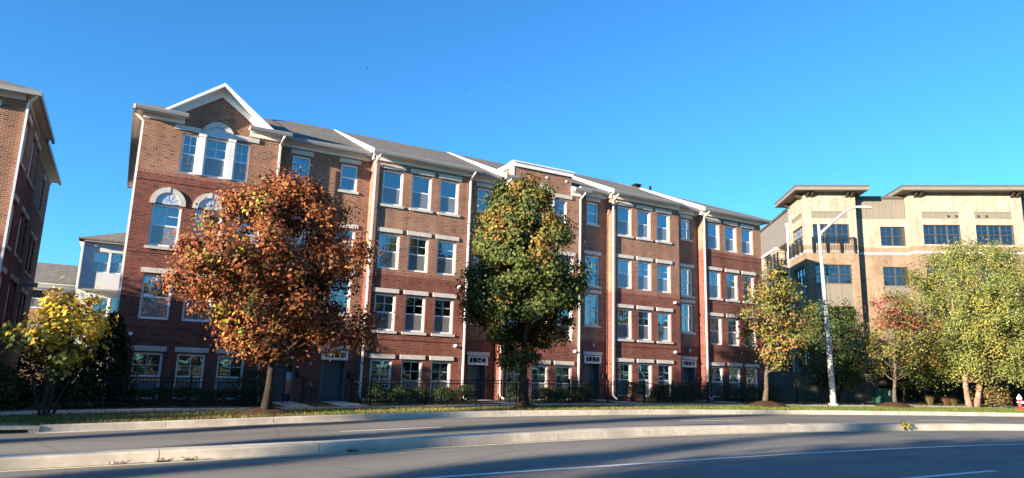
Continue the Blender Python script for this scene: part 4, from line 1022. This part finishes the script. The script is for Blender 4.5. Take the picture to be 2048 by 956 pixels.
def green_cols(C, ci, P, rg):
    k = rg.uniform(0, 1, len(C))[ci]; hgt = (P[:, 2] - 2) / 8; r = rg.uniform(0, 1, len(P))
    out = pick(rg, len(P), [(.085, .12, .03), (.055, .088, .026), (.13, .15, .036), (.2, .17, .04)], [3, 2.8, 2, 1])
    y = (k < .16 + .42 * np.clip(hgt - .35, 0, 1)) & (r < .8); out[y] = pick(rg, y.sum(), [(.27, .19, .04), (.3, .16, .04), (.28, .11, .04), (.19, .17, .04)], [2.2, 2.2, 1.4, 2])
    low = (P[:, 2] < 4.0) & (P[:, 0] > 14.7) & (r < .65); out[low] = pick(rg, low.sum(), [(.36, .14, .05), (.28, .09, .04), (.14, .17, .05)], [2, 2, 2]); return out
def young_cols(C, ci, P, rg):
    k = rg.uniform(0, 1, len(C))[ci]; r = rg.uniform(0, 1, len(P))
    out = pick(rg, len(P), [(.21, .20, .042), (.13, .155, .035), (.28, .23, .05), (.085, .115, .032)], [3, 2.8, 1.7, 1.8])
    o = ((k < .22) | ((P[:, 2] < 5) & (k < .5))) & (r < .75); out[o] = pick(rg, o.sum(), [(.38, .2, .07), (.36, .14, .06), (.32, .22, .08)], [2, 1.5, 2]); return out
def red_cols(C, ci, P, rg):
    k = rg.uniform(0, 1, len(C))[ci]; r = rg.uniform(0, 1, len(P))
    out = pick(rg, len(P), [(.17, .18, .042), (.10, .13, .034), (.23, .2, .05), (.27, .14, .05)], [2.5, 2.4, 1.7, 1.2])
    o = (((P[:, 2] > 4.7) & (k < .7)) | ((P[:, 0] > 41.3) & (k < .75))) & (r < .85); out[o] = pick(rg, o.sum(), [(.30, .055, .045), (.36, .10, .07), (.2, .045, .035), (.36, .22, .09)], [3, 2, 1.5, 1]); return out
def birch_cols(C, ci, P, rg):
    k = rg.uniform(0, 1, len(C))[ci]
    out = pick(rg, len(P), [(.185, .215, .052), (.13, .165, .042), (.27, .285, .085), (.085, .115, .033)], [3, 3, 2, 1.8])
    y = k < .22; out[y] = pick(rg, y.sum(), [(.33, .29, .065), (.28, .27, .06), (.28, .2, .06)], [2, 3, .5]); return out
def redbud_cols(C, ci, P, rg):
    k = rg.uniform(0, 1, len(C))[ci]
    out = pick(rg, len(P), [(.66, .48, .05), (.58, .44, .06), (.68, .42, .07), (.42, .38, .06)], [3, 2.5, 1.4, 1])
    lo = (P[:, 2] < 2.2) & (k < .65); out[lo] = pick(rg, lo.sum(), [(.22, .26, .06), (.3, .3, .06), (.14, .18, .05)], [2, 2, 2]); return out
def dark_cols(C, ci, P, rg): return pick(rg, len(P), [(.05, .09, .024), (.075, .115, .03), (.13, .165, .045), (.035, .06, .02)], [3, 2.5, 1.1, 2.2])

def mound(x, y, r, h):
    b = MB(); n, m = 28, 7; z = lawn(x, y); vs = []; fs = []; rnd = random.Random(int(x * 10))
    for i in range(m + 1):
        u = i / m
        for k in range(n): a = 6.2832 * k / n; rr = r * u * (1 + .07 * math.sin(3 * a + x) + .05 * math.sin(7 * a)); vs.append((x + rr * math.cos(a), y + rr * .8 * math.sin(a), lawn(x + rr * math.cos(a), y + rr * .8 * math.sin(a)) + h * (1 - u * u) ** 1.2 - .02 * (u > .95) + rnd.uniform(-.015, .015)))
    for i in range(m):
        for k in range(n): fs.append((i * n + k, i * n + (k + 1) % n, (i + 1) * n + (k + 1) % n, (i + 1) * n + k))
    b.add(vs, fs, 0, True); o = b.build('mulch_mound', M['mulch'], kind='structure'); return o
for x, y, r, hh_ in ((4.55, 24.3, 1.1, .24), (15.0, 25.0, 1.0, .16), (29.7, 25.0, 1.35, .3), (39.3, 24.0, 1.25, .28)): mound(x, y, r, hh_)

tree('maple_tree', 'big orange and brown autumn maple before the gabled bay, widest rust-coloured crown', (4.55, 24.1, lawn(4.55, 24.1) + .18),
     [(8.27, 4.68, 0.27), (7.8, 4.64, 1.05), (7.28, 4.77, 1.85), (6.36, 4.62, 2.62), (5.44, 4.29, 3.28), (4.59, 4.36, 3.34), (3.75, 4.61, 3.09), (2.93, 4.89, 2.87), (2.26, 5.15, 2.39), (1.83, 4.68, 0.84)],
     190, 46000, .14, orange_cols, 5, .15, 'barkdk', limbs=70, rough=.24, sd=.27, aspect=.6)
tree('maple_tree', 'tall dense egg-shaped maple of green and yellow-brown leaves before the parapet bay', (15.0, 25.0, lawn(15, 25) + .12),
     [(10.1, 14.62, 0.44), (9.21, 14.71, 1.37), (8.08, 14.68, 1.96), (6.98, 14.83, 2.36), (5.9, 14.86, 2.64), (4.82, 14.86, 2.6), (3.75, 14.82, 2.22), (2.92, 14.85, 1.79), (2.29, 14.8, 1.21), (1.87, 14.51, 0.62)],
     280, 56000, .155, green_cols, 8, .19, 'barkdk', limbs=50, rough=.07, sd=.22, shell=.66)
tree('maple_tree', 'young thin yellowing maple on a mulch mound at the right end of the brick building', (29.7, 25.1, lawn(29.7, 25.1) + .25),
     [(7.65, 30.93, .45), (6.95, 30.89, 1.3), (6.11, 30.73, 1.9), (5.3, 30.82, 2.25), (4.49, 30.69, 2.3), (3.68, 30.58, 2.0), (3.01, 30.44, 1.5), (2.35, 30.39, .66)],
     140, 8000, .15, young_cols, 21, .13, 'bark', limbs=110, sd=.26, rough=.2)
tree('crape_myrtle', 'dark green many-stemmed tree behind the street lamp pole', (41.6, 29.5, lawn(41.6, 29.5)),
     [(7.04, 42.02, .85), (6.18, 41.94, 1.87), (5.0, 41.96, 2.62), (3.67, 41.96, 2.69), (2.33, 41.58, 2.3), (1.5, 41.25, 1.5)],
     150, 15000, .15, dark_cols, 31, .09, 'barkdk', limbs=50, stems=[((41.3, 29.5), (40.4, 29.3), .08), ((41.6, 29.6), (41.9, 29.9), .08), ((41.8, 29.4), (43.1, 29.2), .07), ((41.5, 29.3), (41.2, 28.6), .06)], mat='leafdk', sd=.3)
tree('maple_tree', 'small thin maple with red twig tips and yellow-green lower leaves, right of the street lamp', (39.3, 24.0, lawn(39.3, 24) + .22),
     [(6.72, 39.36, .45), (5.91, 40.2, 1.3), (5.05, 40.7, 1.9), (4.13, 40.3, 2.3), (3.23, 39.9, 1.9), (2.49, 39.56, 1.2), (2.06, 39.5, .58)],
     105, 4600, .15, red_cols, 41, .11, 'bark', limbs=90, sd=.25, rough=.22)
tree('river_birch', 'huge yellow-green birch with pinkish peeling trunks at the right edge', (45.0, 22.7, lawn(45, 22.7)),
     [(10.42, 47.0, 1.12), (9.4, 46.51, 2.85), (8.11, 46.42, 4.33), (6.24, 46.5, 5.0), (4.38, 46.59, 5.04), (3.18, 47.09, 4.5), (1.96, 46.85, 3.2)],
     460, 90000, .135, birch_cols, 51, .16, 'barkb', limbs=90, stems=[((44.9, 22.8), (44.2, 22.9), .17), ((45.2, 22.65), (47.4, 22.3), .17), ((45.0, 22.9), (45.4, 23.6), .13)], sd=.34, shell=.6, aspect=.5, flat=1.)
tree('redbud_tree', 'bushy golden yellow redbud with many thin stems at the left', (-1.6, 25.6, lawn(-1.6, 25.6)),
     [(3.62, -1.2, .45), (3.23, -1.45, 1.15), (2.76, -1.55, 1.4), (2.14, -1.65, 1.35), (1.6, -1.6, 1.05), (1.1, -1.5, .6)],
     70, 2600, .15, redbud_cols, 61, .045, 'barkdk', limbs=60, stems=[((-1.7, 25.6), (-2.4, 25.4), .045), ((-1.6, 25.65), (-1.9, 26.1), .05), ((-1.55, 25.55), (-1.3, 25.2), .05), ((-1.5, 25.6), (-.8, 25.6), .045), ((-1.62, 25.5), (-1.6, 25.6), .05)], sd=.2, rough=.25, shell=.5, aspect=.9)
tree('understory_tree', 'small dark bush-like tree between the red-topped maple and the birch trunks', (44.6, 26.6, lawn(44.6, 26.6)),
     [(4.2, 44.8, .5), (3.4, 44.8, 1.6), (2.4, 44.9, 2.0), (1.5, 45.0, 1.4)], 60, 3600, .16, dark_cols, 71, .07, 'barkdk', limbs=30, mat='leafdk', sd=.3)

# evergreens, hedge and shrubs
EV = [(.014, .028, .011), (.022, .04, .014), (.035, .055, .02)]; EW = [3, 3, 1]
SH = [(.025, .045, .013), (.04, .065, .019), (.06, .085, .026)]; SW = [3, 3, 1.5]
shrub('evergreen_shrub', 'tall dark evergreen at the left corner of the gabled bay', (-.15, 29.3, lawn(-.15, 29.3)), 1.0, 3.3, 9000, .12, EV, EW, 3, None, 'evergreen', taper=.55)
shrub('evergreen_shrub', 'lower dark evergreen between the redbud and the tall corner evergreen', (-1.1, 28.4, lawn(-1.1, 28.4)), .9, 2.1, 5000, .11, EV, EW, 4, None, 'evergreen', taper=.5)
for i, (x, y, r, h_, l) in enumerate([(-3.4, 27.6, 1.0, 1.5, 'dark rounded shrub left of the redbud stems'), (-4.6, 28.6, 1.2, 2.3, 'taller dark shrub against the left brick building'), (-3.0, 29.4, .8, 1.0, 'low dark shrub behind the redbud stems'), (-5.4, 26.6, 1.0, 1.3, 'dark shrub at the very left photo edge')]):
    shrub('shrub', l, (x, y, lawn(x, y)), r, h_, 3200, .1, EV, EW, 80 + i)
shrub('evergreen_shrub', 'tall dark evergreen added to darken the gap between the two brick buildings', (-2.3, 34.2, lawn(-2.3, 34.2)), 1.25, 3.3, 6000, .13, EV, EW, 6, None, 'evergreen', taper=.4)  # added to hide the sunlit alley and keep the gap dark
shrub('hedge', 'clipped dark green hedge behind the fence under the gabled bay', (2.6, 29.1, lawn(2.6, 29.1)), .5, .56, 7500, .07, SH, SW, 9, None, 'hedge', lenx=5.0)
shrub('shrub', 'rounded light-tipped shrub at the right end of the clipped hedge', (5.1, 29.6, lawn(5.1, 29.6)), .75, 1.35, 3200, .08, SH, SW, 10)
i = 0
for xs_, hs, lab in (((10.2, 11.2, 12.3, 13.4, 14.6), (.85, .7, .6, .65, .75), 'left of the green maple, under the three-window bay'), ((17.5, 18.9, 19.8, 20.7, 21.6), (.95, .65, .7, .75, .95), 'behind the green maple trunk, under the parapet bay'), ((24.7, 26.4, 27.3, 28.2, 29.2), (1.0, .85, .9, .85, 1.1), 'between the green maple and the young maple'), ((31.9, 33.0, 34.2, 35.4), (.9, .8, .85, .9), 'behind the young maple trunk, at the end bay')):
    for k, (x, h_) in enumerate(zip(xs_, hs)):
        i += 1; hgt = 'taller' if h_ > .8 else 'low'
        shrub('shrub', f'{("first", "second", "third", "fourth", "fifth")[k]} foundation shrub from the left {lab}', (x, 29.8 - .25 * (k % 2), lawn(x, 29.8)), .58, h_, 1500, .075, SH, SW, 100 + i, 'foundation shrubs behind the fence')
for k, (x, y, h_, l) in enumerate([(45.4, 30.6, 3.0, 'dark evergreen column left of the green cabinet'), (46.6, 29.8, 2.6, 'dark evergreen column right behind the green cabinet'), (47.6, 29.0, 2.4, 'dark evergreen column behind the red-topped maple trunk')]):
    shrub('evergreen_shrub', l, (x, y, lawn(x, y)), .85, h_, 4500, .12, EV, EW, 130 + k, 'dark evergreen columns right of the street lamp', 'evergreen', taper=.25)
for k, (x, y, r, h_) in enumerate([(49.0, 28.2, 1.2, 1.9), (50.6, 27.0, 1.2, 1.7), (52.2, 25.8, 1.3, 2.0), (54, 24.6, 1.3, 2.0), (55.6, 23.6, 1.3, 1.9)]):
    shrub('shrub', f'{("first", "second", "third", "fourth", "fifth")[k]} dark shrub from the left in the shade under the birch', (x, y, lawn(x, y)), r, h_, 3000, .12, EV, EW, 140 + k, 'dark shrubs under the birch')
for k, (x, y, h_, l) in enumerate([(43.9, 24.6, .65, 'tawny ornamental grass tuft nearest the red-topped maple trunk'), (44.6, 24.0, .55, 'rusty ornamental grass tuft left of the birch trunks'), (45.2, 23.9, .5, 'small ornamental grass tuft touching the birch trunk base')]):
    t = thing('ornamental_grass', l, 'ornamental grass', (x, y, lawn(x, y))); b = MB(); rnd = random.Random(k); z = lawn(x, y)
    for q in range(160):
        a = rnd.uniform(0, 6.28); r = rnd.uniform(.1, .5); hh_ = h_ * rnd.uniform(.6, 1.1); ca, sa = math.cos(a), math.sin(a)
        p = [(x + ca * r * s, y + sa * r * s, z + hh_ * f) for s, f in ((.1, 0), (.45, .7), (1, .85 + rnd.uniform(-.2, .15)))]
        b.add([(p[0][0] - .012, p[0][1], p[0][2]), (p[0][0] + .012, p[0][1], p[0][2]), (p[1][0] + .01, p[1][1], p[1][2]), (p[1][0] - .01, p[1][1], p[1][2]), p[2]], [(0, 1, 2, 3), (3, 2, 4)])
    b.build('blades', [plain('tawny grass blade', [(.35, .27, .12), (.32, .16, .08), (.3, .25, .1)][k], .8)], t, fix=False)
shrub('shrub', 'yellowing brown-leaved shrub beside the fire hydrant', (47.0, 22.6, lawn(47, 22.6)), 1.0, 1.45, 2200, .13, [(.17, .11, .05), (.12, .09, .04), (.22, .17, .06), (.08, .075, .03)], [3, 2, 2, 1.5], 160, None, 'shrub', 'leaf')

# weeds in the median joints
for k, (x, l) in enumerate([(.3, 'dry weed tuft by the median kerb nearest the left edge'), (1.05, 'second dry weed tuft from the left at the median kerb'), (1.55, 'third dry weed tuft from the left at the median kerb'), (4.75, 'dry weed tuft at the median kerb below the orange maple')]):
    y = medY(x) - .03; z = zr(x); t = thing('weed_tuft', l, 'weed', (x, y, z), 'dry weeds along the median kerb'); b = MB(); rnd = random.Random(k + 50)
    for q in range(20):
        a = rnd.uniform(3.3, 6.1); r = rnd.uniform(.04, .15); hh_ = rnd.uniform(.02, .09); ca, sa = math.cos(a), math.sin(a)
        b.bar((x + rnd.uniform(-.15, .15), y + .02, z), (x + ca * r * 1.6, y + sa * r * .5, z + hh_), .006, .006)
    b.build('stems', M['mulch'], t, fix=False)
x = 24.1; y = medY(x) + .02; z = zr(x) + .05
shrub('weed_tuft', 'small green and yellow weed growing from a joint in the median', (x, y, z), .16, .24, 130, .08, [(.2, .22, .05), (.4, .3, .07)], [2, 1], 170, None, 'weed', 'leaf', sd=.03)

# grass blades on the verge (uncountable)
rg = np.random.default_rng(2); n = 60000
X = rg.uniform(-8, 62, n); K = np.array([kerbY(x) for x in X]); O = .2 + rg.uniform(0, 1, n) ** 1.1 * 3.0
keep = np.ones(n, bool)
for mx, my, mr in ((4.55, 24.3, .95), (15, 25, .8), (29.7, 25., 1.2), (39.3, 24, 1.1)): keep &= ((X - mx) ** 2 + ((K + O - my) / .8) ** 2) > mr ** 2
X, O, K = X[keep], O[keep], K[keep]; n = len(X)
Pz = np.array([lawn(a, k_ + o_) for a, k_, o_ in zip(X, K, O)])
hgt = rg.uniform(.05, .12, n)
dry = np.sin(X * .7) * .3 + np.sin(X * 2.3 + O * 2) * .3 + rg.normal(0, .35, n) + (X < 20) * .35 - (X > 24) * .3 - (O - .8) * .2
cols = np.where((dry > .25)[:, None], pick(rg, n, [(.32, .27, .10), (.26, .22, .08), (.38, .33, .14)], [2, 2, 1]), pick(rg, n, [(.11, .17, .035), (.15, .21, .05), (.19, .23, .06)], [2, 2, 1]))
V = np.empty((n, 3, 3)); a = rg.uniform(0, 6.28, n); w = .012
V[:, 0] = np.stack([X - w * np.cos(a), K + O - w * np.sin(a), Pz - .01], 1); V[:, 1] = np.stack([X + w * np.cos(a), K + O + w * np.sin(a), Pz - .01], 1)
V[:, 2] = np.stack([X + rg.normal(0, .04, n), K + O + rg.normal(0, .04, n), Pz + hgt], 1)
me = bpy.data.meshes.new('verge_grass'); me.vertices.add(n * 3); me.vertices.foreach_set('co', V.ravel()); me.loops.add(n * 3); me.loops.foreach_set('vertex_index', np.arange(n * 3))
me.polygons.add(n); me.polygons.foreach_set('loop_start', np.arange(0, n * 3, 3)); me.polygons.foreach_set('loop_total', np.full(n, 3)); me.update(calc_edges=True); me.materials.append(M['blade'])
at = me.attributes.new('leaf_color', 'FLOAT_COLOR', 'FACE'); c4 = np.ones((n, 4)); c4[:, :3] = cols; c4[:, :3] *= .78; at.data.foreach_set('color', c4.ravel())
go = bpy.data.objects.new('verge_grass', me); COL.objects.link(go); go['kind'] = 'stuff'; tag(go, 'patchy green and straw-coloured grass on the verge behind the kerb', 'grass')
# fallen leaves (uncountable)
n = 900; X = rg.uniform(-6, 48, n); K = np.array([kerbY(x) for x in X]); O = rg.uniform(.2, 5.2, n)
P = np.stack([X, K + O, np.array([lawn(a, k_ + o_) for a, k_, o_ in zip(X, K, O)]) + .07], 1); Nn = rg.normal(0, .35, (n, 3)); Nn[:, 2] = 1
fl = leaf_mesh('fallen_leaves', P, Nn, .1, pick(rg, n, ORA, [1] * 6), M['leaf'], None, 12); fl['kind'] = 'stuff'; tag(fl, 'scattered brown fallen leaves on the grass', 'fallen leaves')

# unseen trees placed to shade the scene and show in window glass: left along the far verge, on the near side, and across the street to the right
def far_tree(x, y, h, r, seed, label, z=None, cols=dark_cols, nl=3600, low=.14):
    z = 0.
    pr = [(z + h, x, r * .25), (z + h * .85, x, r * .7), (z + h * .62, x, r), (z + h * .42, x, r * .95), (z + h * low, x, r * .5)]
    return tree('unseen_tree', label, (x, y, zr(x)), pr, 110, nl, .42, cols, seed, .2, 'barkdk', 'unseen trees placed for shade and reflections', limbs=25, sd=min(.5, r * .3), shell=.35, twigs=False)
FT = 'leafy unseen tree placed outside the frame for shade and reflections'
for k, (x, y, h_, r, lo) in enumerate([(-10, 27.6, 6.6, 2.4, .3), (-15.5, 27.4, 7.6, 2.8, .3), (-21, 27.2, 8.8, 3.2, .3), (-27, 27, 10, 3.4, .3), (-34, 26.5, 11.4, 3.8, .3), (-57, 14.6, 14.6, 2.0, .2), (-58, 12.4, 15.6, .8, .15)]): far_tree(x, y, h_, r, 200 + k, FT, low=lo, nl=6500)  # crowns sized to shade the lower facade, the redbud and the maple mound
for k, (x, y, h_) in enumerate([(-57, 9.7, 18), (-58, 5.3, 19), (-57, 2.6, 17), (-58, -1.4, 19)]): far_tree(x, y, h_, (.55, .75, .5, .9)[k], 212 + k, FT, low=.1, nl=5200)  # narrow columns shaped to throw streak shadows along the road
for k, (x, y, h_, r) in enumerate([(-5.6, -.3, 9.2, 2.6), (-9.3, -1.2, 10.2, 3.0), (-13, -1.2, 10.4, 3.2), (-16.5, -.8, 10.6, 3.2), (-20, -.4, 11, 3.3), (-23.5, .1, 11.4, 3.3), (-27, .3, 11.8, 3.4), (-31, -.3, 12, 3.5), (-35, -1.8, 12.6, 3.5)]): far_tree(x, y, h_, r, 220 + k, FT, nl=7500)  # near-side row added to keep the foreground lanes in shade
for k, (x, y, h_, r) in enumerate([(-5, -13, 8, 3.2), (4, -12, 7, 3)]): far_tree(x, y, h_, r, 230 + k, FT, nl=3600)  # added behind the camera for the ground-floor glass to reflect
for k, (x, y, h_, r) in enumerate([(14, -9, 7.5, 3), (23, -11, 8.5, 3.4), (33, -13, 8, 3.2), (44, -15, 9, 3.6), (56, -20, 9, 3.6)]): far_tree(x, y, h_, r, 240 + k, FT, cols=young_cols if k % 2 else dark_cols)  # unseen too, there for the lower windows to mirror

rgw = np.random.default_rng(9); nW = 9000; X = rgw.uniform(-70, 130, nW); Hw = 9 + 3 * np.sin(X * .21) + 2 * np.sin(X * .53 + 1)
Pw = np.stack([X, -45 + rgw.normal(0, 4, nW) - np.abs(X - 30) * .12, Hw * rgw.uniform(0, 1, nW) ** .7], 1)
wo = leaf_mesh('wood', Pw, rgw.normal(size=(nW, 3)) + np.array([0, .6, .4]), 1.5, pick(rgw, nW, [(.07, .09, .03), (.12, .11, .04), (.18, .12, .04), (.05, .07, .025)], [3, 2, 1, 2]), M['leafdk'], None, 9); wo['kind'] = 'stuff'; tag(wo, 'unseen wood added behind the camera for the windows to reflect', 'wood')  # leaf mass added to cover the bright horizon in low window reflections
# birds, specks high in the sky
bird = None
BIRDS = [(31.1, 66.7, 33.0), (37.5, 68.0, 36.1), (43.9, 70.0, 37.3), (32.1, 66.8, 31.8), (36.5, 70.1, 33.0), (40.3, 73.9, 33.5), (19.3, 65.7, 32.2)]
for k, loc in enumerate(BIRDS):
    if bird is None:
        b = MB(); b.tube([(-.22, 0, 0), (-.12, 0, .01), (.08, 0, .02), (.2, 0, .03), (.26, 0, .02)], [.01, .05, .06, .035, .01], 8)
        for s in (-1, 1): b.prism([(.08, 0, .02), (-.08, 0, .02), (-.05, s * .3, .1), (-.02, s * .5, .06), (.06, s * .28, .11)], (0, 0, .012))
        bird = b.build('bird', M['black']); o = bird
    else: o = bird.copy(); COL.objects.link(o)
    o.location = loc; o.scale = (.36, .36, .36); o.rotation_euler = (0, .1 * k, 1.3 * k); tag(o, 'tiny dark bird flying high in the blue sky', 'bird', 'birds in the sky')

# ================================================================== light, sky, camera
EL, SA = 12.2, math.atan2(-.2, -1.0)
sdir = Vector((math.cos(SA) * math.cos(R(EL)), math.sin(SA) * math.cos(R(EL)), math.sin(R(EL))))
sl = bpy.data.lights.new('sun', 'SUN'); sl.energy = 5.0; sl.angle = R(.5); sl.color = (1, .845, .65)
so = bpy.data.objects.new('sun', sl); COL.objects.link(so); so.rotation_euler = sdir.to_track_quat('Z', 'Y').to_euler(); so.location = sdir * 200
w = bpy.data.worlds.new('World'); S.world = w; w.use_nodes = True; nt = w.node_tree
bg = nt.nodes['Background']; sk = nt.nodes.new('ShaderNodeTexSky'); sk.sky_type = 'NISHITA'; sk.sun_disc = False
sk.sun_elevation = R(EL); sk.sun_rotation = math.atan2(sdir.x, sdir.y); sk.altitude = 0; sk.air_density = 1.0; sk.dust_density = .2; sk.ozone_density = 3.0
tint = nt.nodes.new('ShaderNodeMix'); tint.data_type = 'RGBA'; tint.blend_type = 'MULTIPLY'; tint.inputs[0].default_value = 1
tint.inputs[7].default_value = (.38, .95, 1.33, 1); nt.links.new(sk.outputs[0], tint.inputs[6]); nt.links.new(tint.outputs[2], bg.inputs[0]); bg.inputs[1].default_value = .064
cd = bpy.data.cameras.new('camera'); cam = bpy.data.objects.new('camera', cd); COL.objects.link(cam); S.camera = cam
cd.sensor_fit = 'HORIZONTAL'; cd.sensor_width = 36; cd.lens = 36 * 1365.394 / 2048; cd.clip_end = 8000; cd.clip_start = .1
pi_, ro, ya = .191741251, .0300532673, .516173182
fw = Vector((math.sin(ya) * math.cos(pi_), math.cos(ya) * math.cos(pi_), math.sin(pi_))); r = Vector((math.cos(ya), -math.sin(ya), 0)); u = r.cross(fw)
r2 = r * math.cos(ro) + u * math.sin(ro); u2 = u * math.cos(ro) - r * math.sin(ro)
cam.matrix_world = Matrix(((r2.x, u2.x, -fw.x, 0), (r2.y, u2.y, -fw.y, 0), (r2.z, u2.z, -fw.z, 1.6), (0, 0, 0, 1)))
S.view_settings.view_transform = 'Standard'; S.view_settings.look = 'None'; S.view_settings.exposure = 2.0; S.view_settings.gamma = 1
S.cycles.max_bounces = 8; S.cycles.transparent_max_bounces = 24; S.cycles.use_denoising = True
